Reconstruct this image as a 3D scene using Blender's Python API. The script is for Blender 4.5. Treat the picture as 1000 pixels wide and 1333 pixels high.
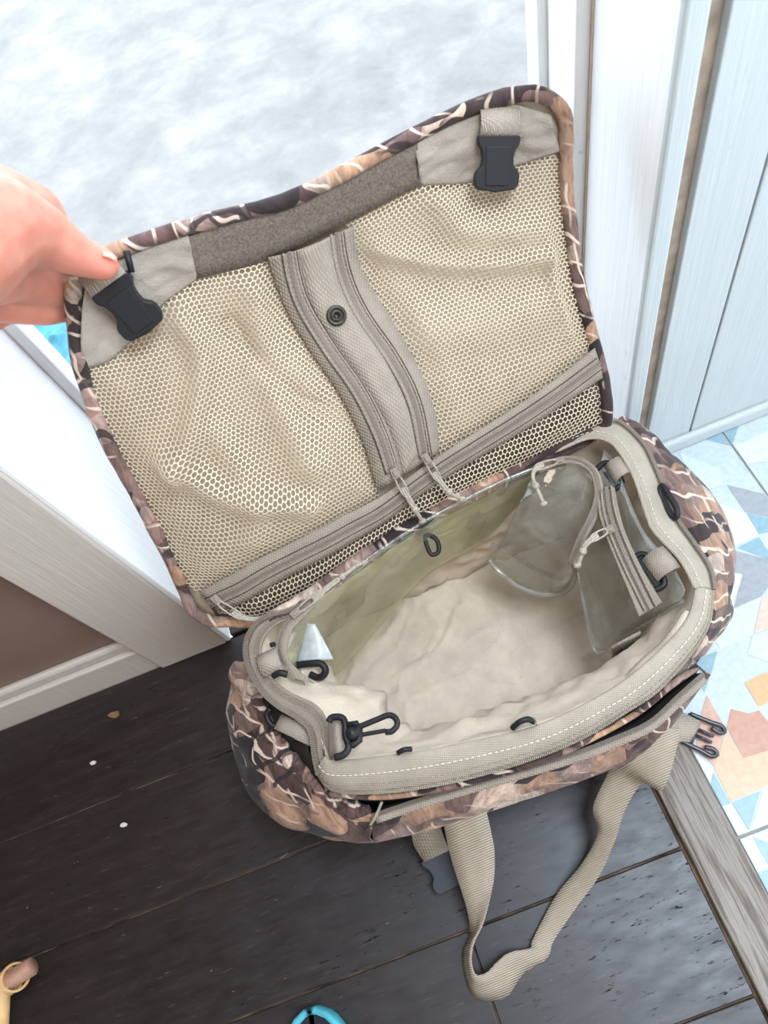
import bpy, math, random
import numpy as np
from mathutils import Vector, Matrix, noise

for o in list(bpy.data.objects): bpy.data.objects.remove(o)
scene = bpy.context.scene
COL = scene.collection
random.seed(4)

# ------------------------------------------------------------------ camera
F = 950.0                      # focal length in pixels of the 1000 x 1333 frame
CAMH = 1.0                     # camera height above the floor
_v = np.array([728 - 500, 1160 - 666.5, F]); _v /= np.linalg.norm(_v)
_d = np.array([1, -0.404, 0.0]); _d[2] = -(_d[0]*_v[0] + _d[1]*_v[1]) / _v[2]; _d /= np.linalg.norm(_d)
RW = np.stack([_d, np.cross(-_v, _d), -_v])      # rows: world X (along boards), Y (towards the door wall), Z
CPOS = np.array([0, 0, CAMH])
cam = bpy.data.cameras.new('camera'); camo_ = bpy.data.objects.new('camera', cam); COL.objects.link(camo_)
cam.sensor_fit = 'VERTICAL'; cam.sensor_height = 36; cam.lens = F / 1333 * 36
_r = RW @ np.array([1, 0, 0]); _u = RW @ np.array([0, -1, 0]); _b = RW @ np.array([0, 0, -1])
M4 = Matrix(((_r[0], _u[0], _b[0], 0), (_r[1], _u[1], _b[1], 0), (_r[2], _u[2], _b[2], CAMH), (0, 0, 0, 1)))
camo_.matrix_world = M4
cam.clip_start = 0.02
cam.dof.use_dof = True; cam.dof.focus_distance = 0.86; cam.dof.aperture_fstop = 6.8
scene.camera = camo_

# ------------------------------------------------------------------ light
w = bpy.data.worlds.new('sky'); scene.world = w; w.use_nodes = True
bg = w.node_tree.nodes['Background']; bg.inputs[0].default_value = (0.80, 0.90, 1.0, 1); bg.inputs[1].default_value = 2.9
def lamp(name, kind, loc, target, energy, color, size=1.0, size_y=None):
    l = bpy.data.lights.new(name, kind); l.energy = energy; l.color = color
    if kind == 'AREA':
        l.shape = 'RECTANGLE'; l.size = size; l.size_y = size_y or size
    o = bpy.data.objects.new(name, l); COL.objects.link(o); o.location = loc
    o.rotation_euler = (Vector(target) - Vector(loc)).to_track_quat('-Z', 'Y').to_euler()
    return o
sun = lamp('sun', 'SUN', (-4, 0.9, 6), (0, 1.0, 0), 0.8, (1.0, 0.95, 0.88)); sun.data.angle = 0.02
lamp('overhead_fill', 'AREA', (0.62, -0.18, 2.2), (0.08, 0.25, 0.1), 38, (0.82, 0.91, 1.0), 0.8, 0.8)  # added area light overhead for daylight from the right; no window there
lamp('warm_fill', 'AREA', (-0.9, -1.6, 2.3), (0, 0.3, 0.2), 18, (1.0, 0.85, 0.68), 1.0, 1.0)  # added warm fill from an unseen source, balances the bluish overhead light
vs = scene.view_settings
vs.view_transform = 'Standard'; vs.look = 'None'; vs.gamma = 1; vs.use_curve_mapping = False; vs.exposure = 0.5

# ------------------------------------------------------------------ geometry helpers
def A(*a): return np.array(a, float)
def ray(px, py): return RW @ np.array([(px-500)/F, (py-666.5)/F, 1.0])
def at(px, py, z):                       # point of the view ray at height z
    r = ray(px, py); return CPOS + r * (z - CAMH) / r[2]
def ad(px, py, dep): return CPOS + ray(px, py) * dep
def dep_at(px, py, z): r = ray(px, py); return (z - CAMH) / r[2]
def cr(pts, n, closed=False):            # Catmull-Rom resampling to n points by chord length
    P = np.array(pts, float); m = len(P)
    if closed: Q = np.vstack([P[-1], P, P[0], P[1]]); segs = m
    else: Q = np.vstack([2*P[0]-P[1], P, 2*P[-1]-P[-2]]); segs = m - 1
    dense = []
    K = 16
    for i in range(segs):
        p0, p1, p2, p3 = Q[i:i+4]
        for k in range(K):
            t = k / K
            dense.append(.5*((2*p1)+(-p0+p2)*t+(2*p0-5*p1+4*p2-p3)*t*t+(-p0+3*p1-3*p2+p3)*t**3))
    dense.append(P[0] if closed else P[-1])
    D = np.array(dense); L = np.concatenate([[0], np.cumsum(np.linalg.norm(np.diff(D, axis=0), axis=1))])
    tt = np.linspace(0, L[-1], n + 1)[:-1] if closed else np.linspace(0, L[-1], n)
    return np.stack([np.interp(tt, L, D[:, k]) for k in range(P.shape[1])], 1)
def cri(pts, n):                         # index-uniform Catmull-Rom (keeps paired rows in step)
    P = np.array(pts, float); Q = np.vstack([2*P[0]-P[1], P, 2*P[-1]-P[-2]]); out = []
    for x in np.linspace(0, len(P)-1, n):
        i = min(int(x), len(P)-2); t = x - i; p0, p1, p2, p3 = Q[i:i+4]
        out.append(.5*((2*p1)+(-p0+p2)*t+(2*p0-5*p1+4*p2-p3)*t*t+(-p0+3*p1-3*p2+p3)*t**3))
    return np.array(out)
def nz(x, y, z=0.0, s=1.0): return noise.noise(Vector((x*s, y*s, z*s)))
def unit(v): return v / (np.linalg.norm(v) + 1e-12)

def mk(name, V, Fc, mat, parent=None, smooth=True, solid=0, off=0, subs=0, kind=None, bevel=0, midx=None, label=None):
    me = bpy.data.meshes.new(name); me.from_pydata([tuple(map(float, p)) for p in V], [], [tuple(map(int, f)) for f in Fc]); me.validate(); 
    mats = mat if isinstance(mat, (list, tuple)) else [mat]
    for m in mats: me.materials.append(m)
    if smooth: me.polygons.foreach_set('use_smooth', [True]*len(me.polygons))
    if midx is not None: me.polygons.foreach_set('material_index', midx)
    me.update()
    o = bpy.data.objects.new(name, me); COL.objects.link(o)
    if solid:
        s = o.modifiers.new('solid', 'SOLIDIFY'); s.thickness = solid; s.offset = off
    if bevel:
        b = o.modifiers.new('bevel', 'BEVEL'); b.width = bevel; b.segments = 2; b.limit_method = 'ANGLE'
    if subs:
        s = o.modifiers.new('sub', 'SUBSURF'); s.levels = subs; s.render_levels = subs
    if parent is not None:
        o.parent = parent
        if parent.type == 'EMPTY': o.matrix_parent_inverse = Matrix.Translation(parent.location).inverted()
    if kind: o['kind'] = kind
    if label: o['label'] = label
    return o
def thing(name, loc, label, cat, group=None):
    o = bpy.data.objects.new(name, None); COL.objects.link(o); o.location = loc; o.empty_display_size = 0.05
    o['label'] = label; o['category'] = cat
    if group: o['group'] = group
    return o
def tag(o, label, cat, group=None):
    o['label'] = label; o['category'] = cat
    if group: o['group'] = group
    return o
class MB:
    def __init__(s): s.V = []; s.F = []
    def add(s, V, Fc):
        b = len(s.V); s.V += [np.array(p, float) for p in V]; s.F += [tuple(i + b for i in f) for f in Fc]; return s
    def box(s, x0, x1, y0, y1, z0, z1):
        V = [(x, y, z) for z in (z0, z1) for x, y in ((x0, y0), (x1, y0), (x1, y1), (x0, y1))]
        return s.add(V, [(0, 3, 2, 1), (4, 5, 6, 7), (0, 1, 5, 4), (1, 2, 6, 5), (2, 3, 7, 6), (3, 0, 4, 7)])
    def obox(s, c, ax, ay, az):          # oriented box: centre and three half-axis vectors
        c = np.array(c); V = [c + sx*ax + sy*ay + sz*az for sz in (-1, 1) for sx, sy in ((-1, -1), (1, -1), (1, 1), (-1, 1))]
        return s.add(V, [(0, 3, 2, 1), (4, 5, 6, 7), (0, 1, 5, 4), (1, 2, 6, 5), (2, 3, 7, 6), (3, 0, 4, 7)])
    def tube(s, P, r, n=8, closed=False, flat=1.0, up=None):
        P = np.array(P, float); m = len(P); R = np.full(m, r) if np.isscalar(r) else np.array(r)
        V = []; prev = None
        for i in range(m):
            if closed: T = unit(P[(i+1) % m] - P[i-1])
            else: T = unit(P[min(i+1, m-1)] - P[max(i-1, 0)])
            if up is not None: a = unit(np.cross(T, up))
            elif prev is None:
                a = np.cross(T, A(0, 0, 1)); a = unit(a) if np.linalg.norm(a) > 1e-3 else A(1, 0, 0)
            else: a = unit(prev - T*np.dot(prev, T))
            prev = a; b = np.cross(T, a)
            V += [P[i] + R[i]*(math.cos(2*math.pi*k/n)*a + flat*math.sin(2*math.pi*k/n)*b) for k in range(n)]
        Fc = []
        for i in range(m if closed else m-1):
            j = (i+1) % m
            Fc += [(i*n+k, i*n+(k+1) % n, j*n+(k+1) % n, j*n+k) for k in range(n)]
        if not closed: Fc += [tuple(range(n))[::-1], tuple((m-1)*n+k for k in range(n))]
        return s.add(V, Fc)
    def sphere(s, c, r, n=10, sc=(1, 1, 1)):
        V = []; Fc = []; c = np.array(c)
        for i in range(n+1):
            th = math.pi*i/n
            for k in range(2*n): ph = math.pi*k/n; V.append(c + r*A(sc[0]*math.sin(th)*math.cos(ph), sc[1]*math.sin(th)*math.sin(ph), sc[2]*math.cos(th)))
        for i in range(n):
            for k in range(2*n): Fc.append((i*2*n+k, (i+1)*2*n+k, (i+1)*2*n+(k+1) % (2*n), i*2*n+(k+1) % (2*n)))
        return s.add(V, Fc)
    def capsule(s, p0, r0, p1, r1, k=8):
        for i in range(k+1):
            t = i/k; s.sphere(np.array(p0)*(1-t)+np.array(p1)*t, r0*(1-t)+r1*t, 8)
        return s
    def grid(s, G, closed_u=False):      # G[j][i] rows of points
        G = np.array(G); nv, nu = G.shape[:2]; Fc = []
        for j in range(nv-1):
            for i in range(nu if closed_u else nu-1):
                i2 = (i+1) % nu; Fc.append((j*nu+i, j*nu+i2, (j+1)*nu+i2, (j+1)*nu+i))
        return s.add(G.reshape(-1, 3), Fc)
    def obj(s, name, mat, parent=None, **k): return mk(name, s.V, s.F, mat, parent, **k)
def strip(name, Ea, Eb, mat, parent, n=60, thick=0.0016, rows=3, bulge=0.0, **k):
    a = cri(Ea, n); b = cri(Eb, n); G = []
    nrm = [unit(np.cross(unit(a[min(i+1, n-1)]-a[max(i-1, 0)]), unit(b[i]-a[i]))) for i in range(n)]
    for j in range(rows):
        t = j/(rows-1); h = bulge*4*t*(1-t)
        G.append([a[i]*(1-t)+b[i]*t + nrm[i]*h for i in range(n)])
    return MB().grid(G).obj(name, mat, parent, solid=thick, off=0, **k)

# ------------------------------------------------------------------ material helpers
class NT:
    def __init__(s, name):
        s.m = bpy.data.materials.new(name); s.m.use_nodes = True; s.t = s.m.node_tree; s.n = s.t.nodes
        s.p = s.n['Principled BSDF']; s.out = s.n['Material Output']
    def node(s, typ, **kw):
        x = s.n.new(typ)
        for k, v in kw.items():
            if k.startswith('i_'):
                key = k[2:]; x.inputs[int(key) if key.isdigit() else key.replace('_', ' ')].default_value = v
            else: setattr(x, k, v)
        return x
    def link(s, a, b): s.t.links.new(a, b)
    def coord(s, scale=(1, 1, 1), rot=(0, 0, 0), out='Object'):
        c = s.node('ShaderNodeTexCoord'); mp = s.node('ShaderNodeMapping'); mp.inputs['Scale'].default_value = scale; mp.inputs['Rotation'].default_value = rot
        s.link(c.outputs[out], mp.inputs[0]); return mp.outputs[0]
    def noise(s, vec, scale, detail=4, rough=.55, dist=0):
        x = s.node('ShaderNodeTexNoise'); x.inputs['Scale'].default_value = scale; x.inputs['Detail'].default_value = detail
        x.inputs['Roughness'].default_value = rough; x.inputs['Distortion'].default_value = dist; s.link(vec, x.inputs['Vector']); return x.outputs['Fac']
    def ramp(s, fac, stops, interp='LINEAR'):
        r = s.node('ShaderNodeValToRGB'); r.color_ramp.interpolation = interp; e = r.color_ramp.elements
        while len(e) > 1: e.remove(e[-1])
        for i, (pos, c) in enumerate(stops):
            x = e[0] if i == 0 else e.new(pos)
            x.position = pos; x.color = (c, c, c, 1) if np.isscalar(c) else (*c, 1)
        s.link(fac, r.inputs[0]); return r.outputs[0]
    def mix(s, fac, a, b, mode='MIX'):
        x = s.node('ShaderNodeMix'); x.data_type = 'RGBA'; x.blend_type = mode
        for sock, v in ((x.inputs[0], fac), (x.inputs[6], a), (x.inputs[7], b)):
            if hasattr(v, 'node'): s.link(v, sock)
            elif np.isscalar(v): sock.default_value = v if sock is x.inputs[0] or sock.type == 'VALUE' else (v, v, v, 1)
            else: sock.default_value = (*v, 1)
        return x.outputs[2]
    def bump(s, h, strength=.3, dist=.002):
        b = s.node('ShaderNodeBump'); b.inputs['Strength'].default_value = strength; b.inputs['Distance'].default_value = dist
        s.link(h, b.inputs['Height']); s.link(b.outputs[0], s.p.inputs['Normal']); return b
    def set(s, col=None, rough=.5, spec=.5, metal=0):
        if col is not None:
            if hasattr(col, 'node'): s.link(col, s.p.inputs['Base Color'])
            else: s.p.inputs['Base Color'].default_value = (*col, 1)
        s.p.inputs['Roughness'].default_value = rough; s.p.inputs['Specular IOR Level'].default_value = spec; s.p.inputs['Metallic'].default_value = metal
        return s
def simple(name, col, rough=.5, spec=.5, metal=0, nscale=None, namp=.15, bump=0, bscale=None):
    t = NT(name); v = t.coord()
    if nscale:
        f = t.noise(v, nscale); c = t.ramp(f, [(.3, tuple(x*(1-namp) for x in col)), (.7, tuple(min(1, x*(1+namp)) for x in col))]); t.set(c, rough, spec, metal)
    else: t.set(col, rough, spec, metal)
    if bump: t.bump(t.noise(v, bscale or 200, 3), bump, .001)
    return t.m

def m_camo():
    t = NT('camouflage print'); v = t.coord()
    def warp(vec, scale, amt):
        n1 = t.node('ShaderNodeTexNoise'); n1.inputs['Scale'].default_value = scale; n1.inputs['Detail'].default_value = 2; t.link(vec, n1.inputs['Vector'])
        sub = t.node('ShaderNodeVectorMath', operation='SCALE'); sub.inputs['Scale'].default_value = amt; t.link(n1.outputs['Color'], sub.inputs[0])
        add = t.node('ShaderNodeVectorMath', operation='ADD'); t.link(vec, add.inputs[0]); t.link(sub.outputs[0], add.inputs[1]); return add.outputs[0]
    def stretch(vec, rot, sc):
        mp = t.node('ShaderNodeMapping'); mp.inputs['Rotation'].default_value = rot; mp.inputs['Scale'].default_value = sc; t.link(vec, mp.inputs[0]); return mp.outputs[0]
    w1 = warp(v, 12, .07)
    def leaves(rot, sc, scale, stops):
        mp = stretch(w1, rot, sc)
        vo = t.node('ShaderNodeTexVoronoi'); vo.inputs['Scale'].default_value = scale; t.link(mp, vo.inputs['Vector'])
        sep = t.node('ShaderNodeSeparateColor'); t.link(vo.outputs['Color'], sep.inputs[0])
        c = t.ramp(sep.outputs[0], stops, 'CONSTANT')
        return c, vo.outputs['Distance'], sep.outputs[1]
    a, da, ra = leaves((.4, .3, .7), (1.7, .55, 1.0), 14, [(0, (.030, .021, .022)), (.18, (.095, .055, .050)), (.36, (.19, .115, .10)), (.55, (.30, .20, .17)), (.74, (.39, .235, .16)), (.9, (.50, .37, .29))])
    b, db, rb_ = leaves((.9, -.5, -.5), (.5, 1.8, 1.2), 24, [(0, (.045, .028, .028)), (.25, (.24, .145, .12)), (.5, (.46, .27, .17)), (.72, (.60, .47, .38)), (.88, (.12, .07, .06))])
    base = t.mix(t.ramp(rb_, [(.52, 0), (.53, 1)]), a, b)
    grad = t.ramp(da, [(.1, 1.25), (.65, .55)]); base = t.mix(.8, base, grad, 'MULTIPLY')
    fine = t.noise(stretch(w1, (.4, .3, .7), (5, .8, 2)), 34, 4, .65); base = t.mix(.8, base, t.ramp(fine, [(.3, .45), (.7, 1.5)]), 'MULTIPLY')
    def reeds(direction, sc, dist, lo, mask, col):
        wv = t.node('ShaderNodeTexWave', wave_type='BANDS', bands_direction=direction); wv.inputs['Scale'].default_value = sc; wv.inputs['Distortion'].default_value = dist; wv.inputs['Detail'].default_value = 1.2; wv.inputs['Detail Scale'].default_value = 1.6
        t.link(v, wv.inputs['Vector']); st = t.ramp(wv.outputs['Fac'], [(lo, 0), (lo+.03, 1)]); m = t.ramp(t.noise(v, mask, 2), [(.5, 0), (.56, .9)]); return t.mix(1, st, m, 'MULTIPLY'), col
    for f, col in (reeds('DIAGONAL', 16, 4, .95, 13, (.62, .50, .41)), reeds('X', 14, 5, .95, 19, (.58, .45, .36)), reeds('Y', 12, 5, .88, 15, (.022, .015, .017))):
        base = t.mix(f, base, col)
    t.set(base, .75, .25); t.p.inputs['Sheen Weight'].default_value = .1
    t.bump(t.noise(v, 900, 2), .25, .0006)
    return t.m
def m_fabric(name, col, wr=.5, rough=.6, tint=.12):
    t = NT(name); v = t.coord(); f = t.noise(v, 30, 4)
    t.set(t.ramp(f, [(.3, tuple(x*(1-tint) for x in col)), (.7, tuple(min(1, x*(1+tint)) for x in col))]), rough, .35)
    h = t.mix(.35, t.noise(v, 38, 3, .5, .8), t.noise(v, 1100, 1)); t.bump(h, wr, .006); return t.m
def m_webbing(name, col, scale=330, rot=(0, 0, 0)):
    t = NT(name); v = t.coord(rot=rot)
    w1 = t.node('ShaderNodeTexWave', wave_type='BANDS', bands_direction='X'); w1.inputs['Scale'].default_value = scale/3; w1.inputs['Distortion'].default_value = .6; t.link(v, w1.inputs['Vector'])
    w2 = t.node('ShaderNodeTexWave', wave_type='BANDS', bands_direction='Y'); w2.inputs['Scale'].default_value = scale/3; w2.inputs['Distortion'].default_value = .6; t.link(v, w2.inputs['Vector'])
    f = t.mix(1, w1.outputs['Fac'], w2.outputs['Fac'], 'MULTIPLY')
    c = t.mix(f, tuple(x*.80 for x in col), tuple(x*1.12 for x in col)); c = t.mix(.5, c, t.ramp(t.noise(v, 40, 3), [(.3, .8), (.7, 1.15)]), 'MULTIPLY')
    t.set(c, .7, .3); t.bump(f, .5, .0015); return t.m
def m_vinyl(name, tint, milk=.07, rough=.07, gl=.14):
    t = NT(name); v = t.coord(); t.n.remove(t.p)
    tr = t.node('ShaderNodeBsdfTransparent'); tr.inputs[0].default_value = (*tint, 1)
    df = t.node('ShaderNodeBsdfDiffuse'); df.inputs[0].default_value = (.78, .80, .76, 1)
    g = t.node('ShaderNodeBsdfGlossy'); g.inputs['Roughness'].default_value = rough
    b = t.node('ShaderNodeBump'); b.inputs['Strength'].default_value = .4; b.inputs['Distance'].default_value = .005
    t.link(t.noise(v, 15, 2, .4, .8), b.inputs['Height']); t.link(b.outputs[0], g.inputs['Normal']); t.link(b.outputs[0], df.inputs['Normal'])
    m1 = t.node('ShaderNodeMixShader')
    t.link(t.ramp(t.noise(v, 18, 3, .5, 1.0), [(.35, milk*.6), (.75, milk*2.0)]), m1.inputs[0])
    t.link(tr.outputs[0], m1.inputs[1]); t.link(df.outputs[0], m1.inputs[2])
    lw = t.node('ShaderNodeLayerWeight'); lw.inputs[0].default_value = .16; t.link(b.outputs[0], lw.inputs['Normal'])
    m2 = t.node('ShaderNodeMixShader'); t.link(t.ramp(lw.outputs['Fresnel'], [(0, gl*.3), (1, .5)]), m2.inputs[0])
    t.link(m1.outputs[0], m2.inputs[1]); t.link(g.outputs[0], m2.inputs[2]); t.link(m2.outputs[0], t.out.inputs[0]); return t.m
def m_paint(name, col, dirt=(.45, .42, .36), axis=(40, 40, 2.2), amt=.35):
    t = NT(name); v = t.coord(scale=axis); f = t.noise(v, 3, 5, .65); g = t.noise(t.coord(), 60, 4)
    c = t.ramp(f, [(.25, tuple(x*.93 for x in col)), (.7, col)])
    c = t.mix(t.ramp(g, [(.70, 0), (.74, amt)]), c, dirt); t.set(c, .42, .4); t.bump(f, .35, .004); return t.m
def m_plank():
    t = NT('dark stained plank'); v = t.coord(scale=(2, 26, 26)); f = t.noise(v, 3.5, 6, .65, .3)
    c = t.ramp(f, [(.25, (.008, .004, .003)), (.55, (.017, .009, .007)), (.8, (.034, .020, .015))])
    oi = t.node('ShaderNodeObjectInfo'); c = t.mix(.6, c, t.ramp(oi.outputs['Random'], [(0, .7), (1, 1.5)]), 'MULTIPLY')
    wr = t.noise(t.coord(scale=(7, 42, 10)), 5, 6, .7); c = t.mix(t.ramp(wr, [(.58, 0), (.72, .4)]), c, (.10, .085, .075))
    chip = t.noise(t.coord(scale=(18, 60, 20)), 2.2, 5, .7); c = t.mix(t.ramp(chip, [(.675, 0), (.70, .5)]), c, (.26, .21, .17))
    t.set(c, .36, .75); ro = t.ramp(t.noise(t.coord(scale=(1, 3, 1)), 22, 5), [(.3, .38), (.7, .50)])
    gouge = t.ramp(t.noise(t.coord(scale=(14, 70, 20)), 2.6, 6, .75), [(.585, 0), (.65, 1)]); gm = t.ramp(t.noise(t.coord(), 9, 3), [(.44, 0), (.58, 1)])
    gg = t.mix(1, gouge, gm, 'MULTIPLY'); t.link(t.mix(gg, ro, .95), t.p.inputs['Roughness']); t.link(t.mix(gg, .75, .12), t.p.inputs['Specular IOR Level'])
    h = t.mix(.35, f, wr); t.bump(h, .10, .0012); t.p.inputs['Specular Tint'].default_value = (.87, .935, 1.0, 1); return t.m  # bluish daylight sheen put into the specular tint
def m_stripwood():
    t = NT('weathered oak'); v = t.coord(scale=(60, 3, 20)); f = t.noise(v, 3, 6, .6, .4)
    c = t.ramp(f, [(.3, (.055, .042, .032)), (.45, (.17, .14, .115)), (.57, (.30, .275, .25)), (.72, (.085, .068, .055))]); t.set(c, .5, .4); t.bump(f, .6, .003); return t.m
def m_concrete():
    t = NT('outdoor concrete'); v = t.coord(); f = t.noise(v, 7, 6, .68, .2); g = t.noise(v, 2.2, 3)
    c = t.ramp(f, [(.30, (.21, .21, .205)), (.5, (.26, .26, .255)), (.68, (.335, .33, .325))]); c = t.mix(.5, c, t.ramp(g, [(.3, .85), (.7, 1.05)]), 'MULTIPLY')
    t.set(c, .8, .3); t.bump(f, .4, .006); return t.m
def m_velcro():
    t = NT('hook and loop pile'); v = t.coord(); f = t.noise(v, 420, 4, .8)
    t.set(t.ramp(f, [(.3, (.10, .08, .065)), (.7, (.31, .26, .22))]), .95, .1); t.bump(f, .9, .003); return t.m
def m_skin():
    t = NT('skin'); v = t.coord(); f = t.noise(v, 40, 4); c = t.ramp(f, [(.3, (.52, .205, .145)), (.7, (.61, .28, .205))]); t.set(c, .48, .4)
    t.p.inputs['Subsurface Weight'].default_value = .9; t.p.inputs['Subsurface Radius'].default_value = (1, .12, .06); t.p.inputs['Subsurface Scale'].default_value = .035
    t.bump(t.noise(v, 300, 3), .15, .001); return t.m

CAMO = m_camo()
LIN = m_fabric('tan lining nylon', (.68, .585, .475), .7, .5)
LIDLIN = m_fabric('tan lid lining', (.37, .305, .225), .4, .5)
FACE = m_fabric('tan satin facing', (.40, .35, .295), .9, .4)
TAPE = m_webbing('tan zipper tape', (.325, .275, .222), 420, (0, 0, .6))
BAND = m_webbing('tan grosgrain band', (.43, .38, .305), 500, (0, 0, .35))
WEB = m_webbing('tan webbing', (.38, .33, .265), 300, (0, 0, .3))
WEBD = m_webbing('grey tan webbing', (.37, .315, .26), 420, (.3, 0, .5))
def m_ribs(name, col):
    t = NT(name); v = t.coord()
    w2 = t.node('ShaderNodeTexWave', wave_type='BANDS', bands_direction='Y'); w2.inputs['Scale'].default_value = 140; w2.inputs['Distortion'].default_value = .5; t.link(v, w2.inputs['Vector'])
    f = w2.outputs['Fac']; c = t.mix(f, tuple(x*.74 for x in col), tuple(x*1.12 for x in col)); c = t.mix(.5, c, t.ramp(t.noise(v, 40, 3), [(.3, .85), (.7, 1.12)]), 'MULTIPLY')
    t.set(c, .7, .3); t.bump(f, .6, .0015); return t.m
RIBS = m_ribs('tan ribbed webbing', (.41, .35, .275))
CORD = simple('tan cord', (.36, .32, .265), .7, .3, nscale=500, namp=.3, bump=.6, bscale=700)
COIL = simple('zipper coil', (.215, .18, .145), .5, .4)
SHEEN = m_webbing('pale centre webbing', (.345, .295, .24), 420, (.3, 0, .5))
NET = simple('cream net yarn', (.62, .525, .385), .6, .3)
STITCH = simple('pale thread', (.72, .69, .62), .6, .3)
VEL = m_velcro()
BLK = simple('black plastic', (.010, .010, .012), .48, .32, bump=.15, bscale=300)
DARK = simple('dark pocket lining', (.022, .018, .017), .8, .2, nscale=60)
DARKBROWN = simple('dark brown strip', (.075, .06, .05), .8, .2, nscale=50, namp=.4)
SMOKE = simple('smoky plastic', (.035, .042, .058), .28, .6)
BRASS = simple('antique brass', (.055, .048, .04), .38, .5, .8, nscale=300)
VIN = m_vinyl('clear vinyl yellowed', (.95, .95, .84), .06)
VIN2 = m_vinyl('clear vinyl grey', (.84, .845, .82), .07, .06, .2)
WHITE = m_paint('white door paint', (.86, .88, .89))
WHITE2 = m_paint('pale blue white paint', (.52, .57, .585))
BEIGE = m_paint('warm white with shade', (.56, .505, .46))  # beige carries the shade on the room side of the door casing
BROWNW = simple('brown wall paint', (.20, .135, .105), .55, .4, nscale=6, namp=.12)
CEIL = simple('brown ceiling boards', (.14, .10, .08), .6, .3, nscale=8)
GROUT = simple('grout', (.33, .33, .31), .9, .2, nscale=90)
GAPSHADE = simple('tan gap shade', (.50, .42, .34), .8, .2, nscale=40, namp=.2)
GAP = simple('brown groove backing', (.30, .24, .19), .8, .2, nscale=40, namp=.3)  # even brown that shows in the groove beside the casing
SEAM = simple('seam dirt', (.12, .085, .06), .9, .1, nscale=18, namp=.95)
PLANK = m_plank(); OAK = m_stripwood(); CONC = m_concrete(); SKIN = m_skin()
NAIL = simple('fingernail', (.62, .34, .27), .35, .4)
BLUE = simple('blue tarpaulin', (.05, .25, .36), .4, .4, nscale=30, namp=.4)
TURQ = simple('turquoise rubber', (.08, .42, .52), .5, .4, nscale=60)
NAVY = simple('dark insole', (.012, .014, .02), .7, .3, nscale=80)
RATT = simple('peeled rattan', (.62, .38, .17), .45, .4, nscale=40, namp=.2)
STICK = simple('reddish cane', (.34, .18, .12), .5, .4, nscale=60, namp=.25)
LEAF = simple('dry leaf', (.20, .12, .06), .8, .2, nscale=80)
CRUMB = simple('white crumb', (.6, .58, .54), .8, .2)
TC = {'pale': (.50, .59, .63), 'white': (.62, .69, .72), 'blue': (.25, .41, .49), 'grey': (.33, .36, .40), 'cream': (.70, .64, .57), 'peach': (.64, .43, .29),
      'terra': (.50, .27, .20), 'salmon': (.58, .36, .28), 'orange': (.66, .40, .21), 'sand': (.66, .52, .44), 'mist': (.56, .68, .73)}
TM = {k: simple('tile print ' + k, c, .4, .45, nscale=120, namp=.09) for k, c in TC.items()}

# ------------------------------------------------------------------ the setting
YW = .472            # face of the door casing
def struct(o): o['kind'] = 'structure'; return o
floor = struct(MB().box(-2.5, .216, -2.4, .47, -.03, -.004).obj('floor', SEAM, smooth=False))
rows = [-.62, -.465, -.31, -.157, -.004, .147, .305, .4675]
joints = {0: [-.7, .0], 1: [-.35], 2: [-.62], 3: [-.118], 4: [-.75], 5: [-.262], 6: [-.9]}
pk = 0
for j in range(len(rows)-1):
    xs = [-1.9] + joints[j] + [.154]
    for a, b in zip(xs[:-1], xs[1:]):
        g = .0010
        MB().box(a+g, b-g, rows[j]+g, rows[j+1]-g, -.004, .0 + random.uniform(-.0006, .0006)).obj('plank', PLANK, floor, smooth=False, bevel=.0012)
st = struct(MB().box(.157, .216, -1.6, .47, -.004, .007).obj('trim_1', OAK, smooth=False, bevel=.003))
tfloor = struct(MB().box(.216, 1.9, -1.6, .50, -.03, -.003).obj('floor_tiles', GROUT, smooth=False))
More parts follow.
